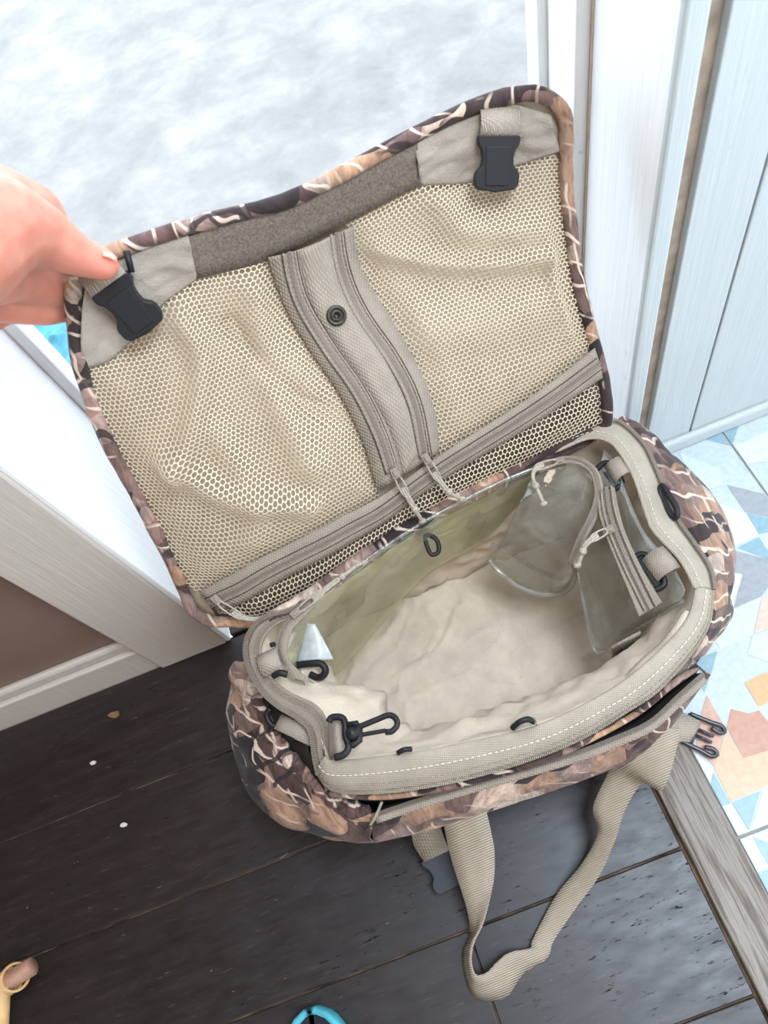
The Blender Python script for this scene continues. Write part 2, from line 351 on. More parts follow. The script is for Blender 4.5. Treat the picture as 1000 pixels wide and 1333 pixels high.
polys = [
 ('blue', [(906, 569), (965, 545), (953, 581)]), ('grey', [(946, 631), (1003, 645), (1003, 674), (970, 667)]),
 ('cream', [(925, 652), (971, 668), (988, 696), (957, 711), (930, 690)]), ('blue', [(971, 668), (1003, 675), (1003, 692), (988, 696)]),
 ('blue', [(960, 713), (988, 699), (1003, 722), (1003, 729)]), ('grey', [(950, 715), (1003, 729), (1003, 737), (968, 748), (945, 745)]),
 ('grey', [(968, 748), (1003, 736), (1003, 760), (992, 776), (955, 792)]), ('white', [(950, 746), (966, 747), (954, 792), (945, 795)]),
 ('sand', [(992, 778), (1003, 773), (1003, 818), (981, 826)]), ('mist', [(980, 828), (1003, 819), (1003, 862), (973, 852)]),
 ('mist', [(955, 794), (991, 778), (980, 826), (938, 845), (930, 830)]),
 ('blue', [(905, 858), (934, 848), (926, 877), (917, 890)]), ('blue', [(905, 880), (925, 878), (917, 902)]),
 ('orange', [(969, 889), (986, 880), (1003, 874), (1003, 914), (988, 920)]),
 ('terra', [(952, 923), (974, 929), (988, 925), (1003, 943), (1003, 976), (968, 987), (946, 947)]),
 ('salmon', [(920, 905), (943, 945), (932, 1000), (905, 972), (913, 930)]),
 ('peach', [(945, 949), (968, 987), (1003, 976), (1003, 1021), (952, 1044), (930, 1001)]),
 ('blue', [(929, 1006), (951, 1045), (933, 1052), (922, 1033)]), ('white', [(933, 1053), (952, 1046), (972, 1083), (955, 1093)]),
 ('blue', [(953, 1045), (990, 1030), (975, 1081)]), ('cream', [(993, 1031), (1003, 1026), (1003, 1073), (978, 1081)]),
 ('white', [(956, 1096), (979, 1089), (997, 1129), (979, 1138)]), ('blue', [(979, 1089), (1003, 1098), (1003, 1131)]),
 ('blue', [(979, 1138), (1003, 1131), (1003, 1163), (990, 1160)]), ('cream', [(895, 972), (928, 1002), (921, 1033), (900, 1000)]),
 ('mist', [(885, 590), (935, 610), (942, 632), (905, 640)]), ('white', [(953, 583), (1003, 560), (1003, 600), (966, 604)]),
 ('blue', [(868, 586), (880, 600), (890, 625), (875, 600)])]
def clip(P, ax, val, sgn):
    out = []
    for i in range(len(P)):
        a, b = P[i-1], P[i]; da, db = sgn*(a[ax]-val), sgn*(b[ax]-val)
        if (da >= 0) != (db >= 0):
            t = da/(da-db); out.append(a+(b-a)*t)
        if db >= 0: out.append(b)
    return out
wp = [(c, [at(x, y, 0)[:2] for x, y in P]) for c, P in polys]
allp = []
for sx, sy in ((0, 0), (.272, 0), (.544, 0), (.816, 0), (0, -.53), (.272, -.53), (.544, -.53), (0, -1.06), (.272, -1.06), (.40, .02), (.67, .02), (.95, .02), (.13, -.53), (.40, -.53), (.67, -.53)):
    allp += [(c, [p + A(sx, sy) for p in P]) for c, P in wp]
tx = [.2165, .484, 1.02, 1.56]; ty = [-1.15, -.55, -.015, .495]
names = list(TM)
for i in range(3):
    for j in range(3):
        x0, x1, y0, y1 = tx[i]+.0015, tx[i+1]-.0015, ty[j]+.0015, ty[j+1]-.0015
        tile = MB().box(x0, x1, y0, y1, -.003, .0).obj('tile', TM['pale'], tfloor, smooth=False, bevel=.001)
        mb = MB(); mi = []
        for c, P in allp:
            Q = [np.array(p) for p in P]
            for ax, val, sg in ((0, x0+.001, 1), (0, x1-.001, -1), (1, y0+.001, 1), (1, y1-.001, -1)): Q = clip(Q, ax, val, sg) if Q else Q
            if len(Q) >= 3:
                mb.add([(q[0], q[1], .0004 + .00002*len(mi)) for q in Q], [tuple(range(len(Q)))]); mi.append(names.index(c))
        if mb.V: mk('printed_pattern', mb.V, mb.F, [TM[n] for n in names], tile, smooth=False, midx=mi)
# wall beside the door: left with brown panel, right with painted boards
struct(MB().box(-2.4, -.43, .485, .70, 0, 2.4).obj('wall_left', BROWNW, smooth=False))
bb = struct(MB().box(-2.4, -.433, .468, .486, -.006, .072).obj('baseboard_left', BEIGE, smooth=False, bevel=.003))
MB().box(-2.4, -.435, .474, .486, .072, .098).obj('moulding', BEIGE, bb, smooth=False, bevel=.006)
d1 = struct(MB().box(-.432, -.3255, .462, .70, 0, 2.15).obj('trim_2', BEIGE, smooth=False, bevel=.003))
struct(MB().box(-.3255, -.318, .464, .672, 0, 2.15).obj('trim_3', WHITE, smooth=False, bevel=.002))
struct(MB().box(-.3185, -.304, .655, .69, 0, 2.15).obj('trim_4', WHITE, smooth=False, bevel=.003))
rj = struct(MB().box(.322, .3405, .4835, .70, 0, 2.15).obj('trim_5', WHITE, smooth=False, bevel=.003))
MB().box(.306, .324, .628, .69, 0, 2.15).obj('door_stop', WHITE, rj, smooth=False, bevel=.003)
MB().box(.296, .324, .69, .72, 0, 2.15).obj('weather_strip', WHITE, rj, smooth=False, bevel=.002)
MB().box(.3205, .3235, .627, .6285, 0, 2.15).obj('gap_shade_line', GAPSHADE, rj, smooth=False)  # tan strips colour in the shadow gap and dirt at the door stop
MB().box(.3205, .3225, .6235, .6275, 0, 2.15).obj('gap_shade_line', GAPSHADE, rj, smooth=False)
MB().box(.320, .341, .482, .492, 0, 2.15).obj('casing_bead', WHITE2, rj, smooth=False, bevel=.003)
wr_ = struct(MB().box(.343, 1.9, .497, .70, 0, 2.4).obj('wall_right', GAP, smooth=False))
xb = .3605
for k, xe in enumerate((.432, .60, .77, .94, 1.11, 1.28, 1.45, 1.62, 1.89)):
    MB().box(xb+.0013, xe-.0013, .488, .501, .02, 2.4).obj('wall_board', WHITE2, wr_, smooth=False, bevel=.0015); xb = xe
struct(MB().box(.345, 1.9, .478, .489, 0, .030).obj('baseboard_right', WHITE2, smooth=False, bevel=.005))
struct(MB().box(-.43, .345, .462, .70, 2.12, 2.4).obj('wall_above_door', BEIGE, smooth=False))
struct(MB().box(-.318, .322, .47, .72, -.03, .004).obj('trim_6', PLANK, smooth=False, bevel=.003))
struct(MB().box(-2.5, -2.4, -2.4, .70, -.03, 2.4).obj('wall_side', BEIGE, smooth=False))
struct(MB().box(-2.5, .6, -2.5, -2.4, -.03, 2.4).obj('wall_front', BEIGE, smooth=False))
struct(MB().box(-6, 6, -4.5, .74, 2.4, 2.5).obj('ceiling', CEIL, smooth=False))
struct(MB().box(-3, 4, .70, 6, -.16, -.10).obj('ground', CONC, smooth=False))

# ------------------------------------------------------------------ the bag
bag = thing('duffel_bag', (.02, .29, 0), 'open camouflage duffel bag with tan lining and lifted mesh lid on the floor', 'bag')
RIMZ = .25
# ---- lid: surface spanned by four edges, each edge given by its place and depth
def curve2(pts):
    D = cr(pts, 160); return D
eB = curve2([(256, 806), (300, 806), (345, 803), (420, 764), (480, 722), (540, 682), (620, 640), (700, 602), (788, 556)])
eL = curve2([(256, 806), (228, 738), (186, 655), (134, 560), (105, 480), (94, 410), (96, 340)])
eT = curve2([(96, 340), (140, 326), (215, 300), (290, 279), (370, 258), (450, 219), (530, 176), (600, 142), (660, 122), (738, 112)])
eR = curve2([(788, 556), (786, 505), (770, 440), (752, 370), (743, 300), (737, 230), (738, 112)])
def ev(C, t):
    x = np.clip(t, 0, 1)*(len(C)-1); k = np.arange(len(C)); return np.stack([np.interp(x, k, C[:, 0]), np.interp(x, k, C[:, 1])], -1)
def lidpx(u, v):
    u = np.asarray(u, float); v = np.asarray(v, float); U = u[..., None]; Vv = v[..., None]
    b, t_, l, r = ev(eB, u), ev(eT, u), ev(eL, v), ev(eR, v)
    return (1-Vv)*b + Vv*t_ + (1-U)*l + U*r - ((1-U)*(1-Vv)*eB[0] + U*(1-Vv)*eB[-1] + (1-U)*Vv*eT[0] + U*Vv*eT[-1])
dBL, dBR = dep_at(256, 806, .245), dep_at(788, 556, .25)
dTL, dTR = .640, .665
def liddep(u, v):
    s = v + .10*np.sin(np.pi*v)*(1-v)
    base = (1-s)*((1-u)*dBL + u*dBR) + s*((1-u)*dTL + u*dTR)
    base = base + .018*np.sin(np.pi*u)*np.sin(np.pi*np.clip(v, 0, 1)*.5)**2 - .014*np.sin(2*np.pi*v)*np.sin(np.pi*u)
    return base
RWT = RW
def lidP0(u, v):
    q = lidpx(u, v); d = liddep(np.asarray(u, float), np.asarray(v, float))
    c = np.stack([(q[..., 0]-500)/F, (q[..., 1]-666.5)/F, np.ones_like(d)], -1) @ RW.T
    return CPOS + c*d[..., None]
def lid(u, v, h=0.0):
    u = np.asarray(u, float); v = np.asarray(v, float); e = .004
    n = np.cross(lidP0(u+e, v)-lidP0(u-e, v), lidP0(u, v+e)-lidP0(u, v-e)); n /= np.linalg.norm(n, axis=-1, keepdims=True)
    P = lidP0(u, v); s = np.sign(np.sum((CPOS-P)*n, -1, keepdims=True)); n = n*s
    return P + n*np.asarray(h)[..., None], n
def luv(px, py):
    u = v = .5
    for _ in range(40):
        q = lidpx(u, v) - A(px, py); e = 1e-3
        J = np.stack([(lidpx(u+e, v)-lidpx(u-e, v))/(2*e), (lidpx(u, v+e)-lidpx(u, v-e))/(2*e)], 1)
        d = np.linalg.solve(J, q); u = min(max(u-.8*d[0], -.02), 1.02); v = min(max(v-.8*d[1], -.02), 1.02)
    return u, v
def lpath(pts, n, h):
    uv = cri([luv(*p) for p in pts], n); return lid(uv[:, 0], uv[:, 1], np.full(n, h) if np.isscalar(h) else h)
def lstrip(name, a, b, h, mat, parent, n=50, thick=.0015, bul=0.0, rows=4, amp=0.0):
    ua = cri([luv(*p) for p in a], n); ub = cri([luv(*p) for p in b], n); G = []
    for j in range(rows):
        t = j/(rows-1); q = ua*(1-t)+ub*t; hh = np.array([h + bul*4*t*(1-t) + amp*(nz(x*2.2+y, y*.7, 3, 9)+.6*nz(x, y*2, 1, 17))*min(1, 5*t*(1-t)) for x, y in q]); G.append(lid(q[:, 0], q[:, 1], hh)[0])
    return MB().grid(G).obj(name, mat, parent, solid=thick, off=0)
# rounded outline in (u, v)
LU, LV = .52, .42
def outline(n=36, inset=0.0):
    R = {'bl': .022, 'br': .012, 'tr': .05, 'tl': .032}; pts = []
    def arc(cx, cy, r, a0):
        for k in range(10): a = a0 + math.pi/2*k/9; pts.append((cx + r*math.cos(a), cy + r*math.sin(a)))
    arc(R['bl'], R['bl'], R['bl'], math.pi); pts.extend([(R['bl']+(LU-R['bl']-R['br'])*k/n, 0) for k in range(1, n)])
    arc(LU-R['br'], R['br'], R['br'], 1.5*math.pi); pts.extend([(LU, R['br']+(LV-R['br']-R['tr'])*k/n) for k in range(1, n)])
    arc(LU-R['tr'], LV-R['tr'], R['tr'], 0); pts.extend([(LU-R['tr']-(LU-R['tr']-R['tl'])*k/n, LV) for k in range(1, n)])
    arc(R['tl'], LV-R['tl'], R['tl'], math.pi/2); pts.extend([(0, LV-R['tl']-(LV-R['tl']-R['bl'])*k/n) for k in range(1, n)])
    P = np.array(pts); c = A(LU/2, LV/2); P = c + (P-c)*(1-inset); return P/A(LU, LV)
OUT = outline()
def disk(h, name, mat, parent, inset=0.0, K=24, solid=.002):
    O = outline(inset=inset); c = A(.5, .5); G = []
    for k in range(K+1):
        q = c + (O-c)*max(k/K, .001); G.append(lid(q[:, 0], q[:, 1], np.full(len(q), h))[0])
    return MB().grid(G, closed_u=True).obj(name, mat, parent, solid=solid, off=0)
lidO = disk(-.006, 'lid', CAMO, bag, .004); lidO['label'] = 'camouflage lid held up by one corner, mesh pockets inside'
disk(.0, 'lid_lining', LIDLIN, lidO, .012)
pp, pn = lid(OUT[:, 0], OUT[:, 1], np.full(len(OUT), .003))
rad = np.array([.0072 + .0012*nz(p[0], p[1], p[2], 60) for p in pp])
MB().tube(pp, rad, 10, closed=True).obj('piping', CAMO, lidO, label='camouflage binding round the lid edge')
sp = outline(inset=.026); sp3, sn = lid(sp[:, 0], sp[:, 1], np.full(len(sp), .003))

# lid panels in pixels
ctL = [(346, 330), (360, 372), (371, 400), (400, 451), (439, 508), (469, 568), (488, 634)]
ctR = [(457, 290), (466, 340), (487, 382), (517, 430), (547, 487), (563, 535), (568, 582)]
hzU = [(262, 763), (318, 732), (374, 702), (437, 669), (500, 635), (567, 588), (654, 533), (720, 488), (768, 450)]
hzD = [(288, 789), (340, 763), (395, 732), (450, 702), (500, 671), (572, 618), (654, 569), (725, 524), (778, 488)]
meshL = [(120, 486), (150, 462), (215, 380), (255, 352), (346, 320)] + ctL + [(488, 645), (437, 672), (374, 705), (318, 735), (260, 764)] + [(238, 735), (196, 655), (144, 560)]
meshR = [(454, 285), (545, 236), (620, 228), (715, 196), (724, 230), (730, 300), (739, 370), (757, 440), (758, 452), (720, 488), (654, 533), (568, 586)] + ctR[::-1]
meshD = hzD[:-1] + [(768, 500), (772, 545), (700, 600), (620, 638), (540, 680), (480, 720), (420, 762), (345, 801), (300, 802)]
def inpoly(P, Q):
    x, y = P[:, 0], P[:, 1]; r = np.zeros(len(P), bool); n = len(Q)
    for i in range(n):
        x0, y0 = Q[i-1]; x1, y1 = Q[i]
        c = ((y0 > y) != (y1 > y)) & (x < (x1-x0)*(y-y0)/((y1-y0) or 1e-9)+x0); r ^= c
    return r
def segdist(P, a, b):
    a = A(*a); b = A(*b); ab = b-a; t = np.clip(((P-a)@ab)/(ab@ab), 0, 1); return np.linalg.norm(P-(a+t[:, None]*ab), axis=1)
def pdist(P, Q): return np.min([segdist(P, Q[i-1], Q[i]) for i in range(len(Q))], axis=0)
FOLDS = [([(228, 405), (262, 470), (250, 560), (232, 600)], 16, .022), ([(330, 380), (345, 470), (372, 540), (400, 600)], 20, .016), ([(215, 590), (300, 640), (400, 650)], 15, .020),
         ([(300, 420), (380, 515), (440, 540)], 13, -.012), ([(470, 320), (560, 345), (640, 345), (720, 330)], 12, .019), ([(560, 240), (600, 300), (690, 300)], 20, .015),
         ([(712, 290), (718, 370), (740, 430)], 10, .014), ([(560, 430), (640, 420), (700, 400)], 34, .010), ([(280, 560), (330, 640), (330, 700)], 18, .009),
         ([(420, 420), (400, 340), (360, 360)], 20, .005)]
def billow(P, Q):
    d = pdist(P, Q); wgt = np.clip(d/34, 0, 1); wgt = wgt*wgt*(3-2*wgt); h = .007*wgt
    for pts, s, a in FOLDS:
        C = cri(pts, 24); dd = np.min([segdist(P, C[i], C[i+1]) for i in range(23)], axis=0); h = h + a*np.exp(-(dd/s)**2)*wgt
    return np.maximum(h, 0)
def net(name, Q, pitch, warp=.004):
    r = pitch/math.sqrt(3); cen = []
    j = 0; y = 0
    while y < LV:
        x = (pitch/2 if j % 2 else 0)
        while x < LU: cen.append((x, y)); x += pitch
        y += 1.5*r; j += 1
    cen = np.array(cen); a = math.radians(-3); c0 = A(LU/2, LV/2); cen = (cen-c0)@np.array([[math.cos(a), math.sin(a)], [-math.sin(a), math.cos(a)]])+c0
    cen = cen[(cen[:, 0] > 0) & (cen[:, 0] < LU) & (cen[:, 1] > 0) & (cen[:, 1] < LV)]
    cp = lidpx(cen[:, 0]/LU, cen[:, 1]/LV); cen = cen[inpoly(cp, Q) | (pdist(cp, Q) < 6.5)]
    ring = [(math.cos(math.radians(30+60*k)), math.sin(math.radians(30+60*k))) for k in range(6)]
    V = []; Fc = []
    for (x, y) in cen:
        b = len(V)
        V += [(x+r*1.02*cx, y+r*1.02*cy) for cx, cy in ring]
        # rounded hole: 12 points
        V += [(x+r*.77*math.cos(math.radians(30+30*k)), y+r*.77*math.sin(math.radians(30+30*k))) for k in range(12)]
        for k in range(6):
            o0, o1 = b+k, b+(k+1) % 6; i0, i1, i2 = b+6+2*k, b+6+2*k+1, b+6+(2*k+2) % 12
            Fc += [(o0, o1, i1), (o0, i1, i0), (o1, i2, i1)]
    V = np.array(V)
    wv = np.array([(nz(p[0], p[1], 0, 22), nz(p[0], p[1], 7.3, 22)) for p in V])*warp; V = V + wv
    uv = np.clip(V/A(LU, LV), .004, .996); px = lidpx(uv[:, 0], uv[:, 1]); P, n = lid(uv[:, 0], uv[:, 1], .0035 + billow(px, Q))
    return mk(name, P, Fc, NET, lidO, solid=.0006, off=0, kind='stuff', smooth=False)
lstrip('lower_mesh_backing', [(268, 776), (340, 763), (395, 732), (450, 702), (500, 671), (572, 618), (654, 569), (725, 524), (776, 490)], [(282, 800), (345, 801), (400, 772), (450, 742), (500, 707), (575, 661), (654, 621), (725, 588), (780, 552)], .0022, DARKBROWN, lidO, n=50)  # plain dark strip behind the lower mesh
net('mesh_pocket', meshL, .0052); net('mesh_pocket', meshR, .0052); net('mesh_pocket', meshD, .0052, .002)
def teeth(name, P, N, mat, parent, pitch=.0016, wid=.0021, ht=.0009):
    D = cr(P, max(4, int(sum(np.linalg.norm(np.diff(P, axis=0), axis=1))/pitch))); k = np.linspace(0, len(P)-1, len(D))
    Nn = np.stack([np.interp(k, np.arange(len(P)), N[:, c]) for c in range(3)], 1); mb = MB()
    for i in range(len(D)):
        T = unit(D[min(i+1, len(D)-1)]-D[max(i-1, 0)]); n = unit(Nn[i]-T*np.dot(Nn[i], T)); s = np.cross(T, n)
        mb.obox(D[i], T*pitch*.33, s*wid, n*ht)
    return mb.obj(name, mat, parent, smooth=False, kind='stuff')
def lzip(pts, h, parent, wline=.006):
    P, N = lpath(pts, 60, h); 
    for sgn in (-1, 1):
        q = []
        for i in range(len(P)):
            T = unit(P[min(i+1, len(P)-1)]-P[max(i-1, 0)]); q.append(P[i]+np.cross(T, N[i])*sgn*.0056)
        MB().tube(np.array(q), .0013, 6).obj('zipper_fold', TAPE, parent)
        MB().tube(np.array(q)+(np.array(q)-P)*.34, .0006, 5).obj('fold_shade_line', DARKBROWN, parent)  # dark stitch lines that paint shadow edges along the zipper folds
    return teeth('zipper_teeth', P, N, COIL, parent)
ct = lstrip('zipper_panel', ctL, ctR, .0095, TAPE, lidO, n=50, bul=.003, rows=6)
lstrip('centre_webbing', [(384, 322), (406, 400), (440, 452), (477, 505), (505, 560), (520, 612)], [(424, 302), (435, 355), (458, 409), (497, 466), (524, 520), (539, 585)], .0130, SHEEN, lidO, n=50, thick=.0014)
lzip([(372, 322), (380, 362), (394, 400), (427, 454), (463, 505), (490, 559), (506, 608)], .0125, lidO)
lzip([(433, 298), (445, 355), (469, 409), (508, 466), (535, 520), (549, 588)], .0125, lidO)
lstrip('zipper_panel', hzU, hzD, .0105, TAPE, lidO, n=60, bul=.002, rows=6)
mid = [((a[0]+b[0])/2, (a[1]+b[1])/2) for a, b in zip(hzU, hzD)]
lzip(mid, .0132, lidO)
lstrip('velcro_strip', [(238, 306), (300, 285), (370, 265), (455, 225), (540, 183)], [(255, 360), (320, 344), (385, 318), (460, 282), (547, 238)], .0055, VEL, lidO, n=40, thick=.003)
# corner facings
lstrip('corner_facing', [(112, 352), (150, 336), (200, 316), (243, 300)], [(108, 480), (150, 462), (205, 400), (256, 360)], .0048, FACE, lidO, n=40, bul=.004, rows=20, amp=.007)
lstrip('corner_facing', [(536, 184), (600, 152), (660, 134), (716, 148)], [(545, 240), (610, 236), (670, 215), (728, 196)], .0048, FACE, lidO, n=40, bul=.004, rows=20, amp=.007)
# stitch line around the lid
mb = MB()
L_ = len(sp3)
for i in range(0, L_, 1):
    a = sp3[i]; b = sp3[(i+1) % L_]; m_ = int(max(1, np.linalg.norm(b-a)/.0055))
    for k in range(m_): p0 = a+(b-a)*(k+.1)/m_; p1 = a+(b-a)*(k+.72)/m_; mb.tube([p0, p1], .0004, 4)
mb.obj('stitching', COIL, lidO, kind='stuff')
# snap
c3, cn = lpath([(436.5, 412), (438, 413)], 2, .0150); c3 = c3[0]; cn = unit(cn[0]); sx = unit(np.cross(cn, A(1, 0, 0))); sy = np.cross(cn, sx)
mb = MB()
def ringprof(prof, n=24):
    G = [[c3 + r*(math.cos(2*math.pi*k/n)*sx+math.sin(2*math.pi*k/n)*sy)+cn*h for k in range(n)] for r, h in prof]; mb.grid(G, closed_u=True)
ringprof([(.0102, -.002), (.0102, .0012), (.0092, .0024), (.0070, .0022), (.0062, .0006), (.0056, .0006), (.0052, .0020), (.0034, .0020), (.0028, -.001), (.0001, -.001)])
mb.obj('snap_button', BRASS, lidO)
# buckles
def prism(name, poly, org, ax, ay, n, t0, t1, mat, parent, bevel=.0012):
    m = len(poly); V = [org+ax*x+ay*y+n*t for t in (t0, t1) for x, y in poly]
    Fc = [tuple(range(m))[::-1], tuple(range(m, 2*m))]+[(i, (i+1) % m, m+(i+1) % m, m+i) for i in range(m)]
    return mk(name, V, Fc, mat, parent, smooth=False, bevel=bevel)
BUCK = [(-.84, 0), (.84, 0), (.9, .05), (.88, .16), (.72, .26), (.66, .40), (.68, .54), (.9, .64), (.97, .72), (.95, .88), (.8, .97), (0, 1.02), (-.8, .97), (-.95, .88), (-.97, .72), (-.9, .64), (-.68, .54), (-.66, .40), (-.72, .26), (-.88, .16), (-.9, .05)]
def buckle(p0, p1, hw, h0, h1, parent):
    (a, na), (b, nb) = lpath([p0, p1], 2, h0), lpath([p0, p1], 2, h1); o = a[0]; e = b[1]; ay = e-o; T = unit(ay); n = unit(na[0]-T*np.dot(na[0], T)); s = np.cross(T, n)
    bk = prism('buckle', BUCK, o, s*hw, ay, n, -.005, .005, BLK, parent, .0018)
    prism('buckle_tongue_slot', [(-.55, .2), (.55, .2), (.5, .9), (-.5, .9)], o, s*hw, ay, n, .0046, .0060, BLK, parent, .0008)
    return o, T, n, s
o_, T_, n_, s_ = buckle((645, 170), (640, 246), .0222, .016, .024, lidO)
# webbing loop through the right buckle
pa = [o_-T_*.024-n_*.013, o_-T_*.022-n_*.002, o_-T_*.012+n_*.007, o_-T_*.002+n_*.006, o_+T_*.004-n_*.004]
strip('buckle_webbing', [p-s_*.0185 for p in pa], [p+s_*.0185 for p in pa], WEBD, lidO, n=24, thick=.0018)
o2, T2, n2, s2 = buckle((137, 357), (189, 421), .0225, .018, .026, lidO)
pa = [o2-T2*.020-n2*.014, o2-T2*.016-n2*.003, o2-T2*.008+n2*.004, o2+T2*.003+n2*.003]
strip('buckle_webbing', [p-s2*.0185 for p in pa], [p+s2*.0185 for p in pa], WEBD, lidO, n=20, thick=.0018)
MB().tube([o2-T2*.012-s2*.03-n2*.004, o2+T2*.004-s2*.022], .003, 8).obj('buckle_bar', BLK, lidO)

# pulls: metal slider, long loop, cord
def pull(pts, parent, r=.0019, knot=True, sl=None):
    P = cr(pts, 40); mb = MB(); n = unit(CPOS-P[0]); T = unit(P[6]-P[0]); T = unit(T-n*np.dot(T, n)); s = np.cross(n, T)
    mb.obox(P[0], T*.006, s*.0042, n*.0016); mb.obox(P[0]+n*.0022, T*.0035, s*.0018, n*.0018)
    so = mb.obj('zipper_slider', COIL, parent, smooth=False, bevel=.0008)
    q = cr([P[1]+n*.002, P[4]+s*.0032+n*.002, P[14]+s*.0034+n*.001, P[17], P[14]-s*.0034+n*.001, P[4]-s*.0032+n*.002], 40, closed=True)
    mb = MB(); mb.tube(q, .0011, 6, closed=True)
    mb.tube(P[10:26]+s*.0013, r, 8); mb.tube(P[10:26]-s*.0013, r, 8); mb.tube(P[24:], r*1.2, 8)
    if knot: mb.sphere(P[27], r*2.3, 8); mb.sphere(P[-1], r*2.0, 8, (1.2, .8, 1))
    mb.obj('zipper_pull', CORD, parent); return so
def lp(px, py, h): return lid(*[np.array(x) for x in luv(px, py)], np.array(h))[0]
pull([lp(508, 607, .018), lp(520, 630, .021), lp(533, 652, .024), lp(541, 664, .022)], lidO)
pull([lp(548, 588, .018), lp(560, 608, .021), lp(575, 626, .024), lp(592, 636, .022)], lidO)
pull([lp(286, 768, .018), lp(305, 780, .021), lp(330, 790, .022), lp(372, 784, .022)], lidO)

# ---- bag body
CX, CY = .02, .29
crest_px = [(432, 990, .256), (500, 984, .256), (560, 975, .257), (612, 965, .258), (670, 953, .258), (708, 941, .258), (756, 919, .258), (808, 889, .258), (856, 849, .258), (900, 800, .258), (914, 766, .258),
            (898, 728, .258), (862, 688, .258), (846, 645, .258), (830, 603, .258), (810, 574, .258), (788, 561, .256),
            (755, 573, .254), (700, 600, .25), (620, 637, .25), (540, 682, .25), (470, 728, .25), (420, 768, .25), (388, 792, .252),
            (352, 806, .252), (333, 835, .252), (334, 868, .25), (352, 900, .246), (386, 924, .242), (412, 950, .242), (420, 974, .25)]
NR = 200
crest = cr([at(*p) for p in crest_px], NR, closed=True)
def rrect(ang, x0, x1, y0, y1, r):       # point of a rounded rectangle seen from its middle at an angle
    cx, cy = (x0+x1)/2, (y0+y1)/2; a, b = (x1-x0)/2, (y1-y0)/2; c, s = math.cos(ang), math.sin(ang)
    e = 5.0; k = (abs(c/a)**e + abs(s/b)**e)**(-1/e); return A(cx+c*k, cy+s*k)
angs = [math.atan2((p[1]-CY)*1.6, p[0]-CX) for p in crest]
def sm(x, a, b): t = min(max((x-a)/(b-a), 0), 1); return t*t*(3-2*t)
# outer shell
G = []
for t in np.linspace(0, 1, 14):
    row = []
    for i in range(NR):
        g = rrect(math.atan2(math.sin(angs[i])*.62, math.cos(angs[i])), -.236, .272, .158, .428, .05); c = crest[i]
        xy = c[:2]*(1-sm(t, 0, .5)) + g*sm(t, 0, .5); out = unit(xy-A(CX, CY)); xy = xy + out*(.012*math.sin(math.pi*t)+.004*nz(xy[0], xy[1], t, 18))
        row.append(A(xy[0], xy[1], (c[2]-.006)*(1-t)+.004*t))
    G.append(row)
G.append([A(CX, CY, .003)]*NR)
MB().grid(G, closed_u=True).obj('shell', CAMO, bag, solid=.0015, off=-1)
# lining
G = []
for t in np.linspace(0, 1, 30):
    row = []
    for i in range(NR):
        c = crest[i]; a = angs[i]; g = rrect(math.atan2(math.sin(a)*.62, math.cos(a)), -.214, .252, .185, .412, .05)
        xy = c[:2]*(1-sm(t, 0, .8)) + g*sm(t, 0, .8); inn = -unit(c[:2]-A(CX, CY))
        fr = sm(-math.sin(a), .1, .6); lf = sm(-math.cos(a), .45, .9)*sm(-math.sin(a)+.75, .2, .7); rt = sm(math.cos(a), .6, .95)
        sag = math.sin(math.pi*min(1, t/.62))**1.2
        xy = xy + inn*sag*(.026*fr + .062*lf + .008*rt)
        wr = .0075*nz(c[0]*1.2, c[1]*1.2, t*.5, 30) + .003*nz(c[0], c[1], t*.3+3, 42)
        xy = xy + inn*wr*sm(t, 0, .12)*1.3
        z = (c[2]-.003)*(1-t) + .022*t
        row.append(A(xy[0], xy[1], z))
    G.append(row)
def wrinkle(x, y):
    u, w_ = x+.05*nz(x, y, 5, 7), y+.05*nz(x, y, 8, 7)
    r1 = max(0, 1-abs(nz(u, w_, 4.2, 13))*7); r2 = max(0, 1-abs(nz(w_, u, 9.1, 22))*6)
    return .007*nz(x, y, 1.7, 9) + .0045*r1**2 + .0025*r2**2
lining = MB().grid(G, closed_u=True).obj('lining', LIN, bag, solid=.001, off=1)
GF = []
for y in np.linspace(.172, .424, 64):
    GF.append([A(x, y, .024 + wrinkle(x, y)) for x in np.linspace(-.226, .264, 120)])
MB().grid(GF).obj('lining_floor', LIN, bag, solid=.001, off=-1)
# ---- bands round the mouth
def pz(L, z=None): return [at(*(p if len(p) == 3 else (*p, z))) for p in L]
fcre = [(424, 984, .262), (436, 990, .264), (500, 984, .264), (560, 975, .265), (612, 965, .265), (670, 953, .265), (708, 941, .265), (756, 919, .265), (808, 889, .265), (856, 849, .265), (894, 806, .265), (906, 764, .263)]
flow = [(414, 1004, .236), (436, 1027, .236), (492, 1030, .236), (564, 1021, .236), (636, 1004, .236), (708, 980, .236), (766, 954, .236), (818, 922, .236), (856, 896, .237), (896, 852, .239), (920, 812, .242), (926, 770, .247)]
fb = strip('rim_band', pz(fcre), pz(flow), BAND, bag, n=110, thick=.0022, rows=8, bulge=-.005); fb['label'] = 'wide tan woven band along the front of the mouth'
a_, b_ = cri(pz(fcre), 160), cri(pz(flow), 160)
nrm = np.array([unit(np.cross(a_[min(i+1, 159)]-a_[max(i-1, 0)], b_[i]-a_[i])) for i in range(160)]); nrm *= np.sign(nrm[:, 2:3])
def along(t, h): return a_*(1-t)+b_*t+nrm*h
def stitches(P, parent, r=.0005, L=.0058, gap=.68, mat=STITCH):
    D = cr(P, max(3, int(sum(np.linalg.norm(np.diff(P, axis=0), axis=1))/L))); mb = MB()
    for i in range(len(D)-1): mb.tube([D[i], D[i]*(1-gap)+D[i+1]*gap], r, 5)
    return mb.obj('stitching', mat, parent, kind='stuff')
stitches(along(.36, .0064), fb)
stitches(along(.68, .0060), fb, r=.0004, mat=BAND)
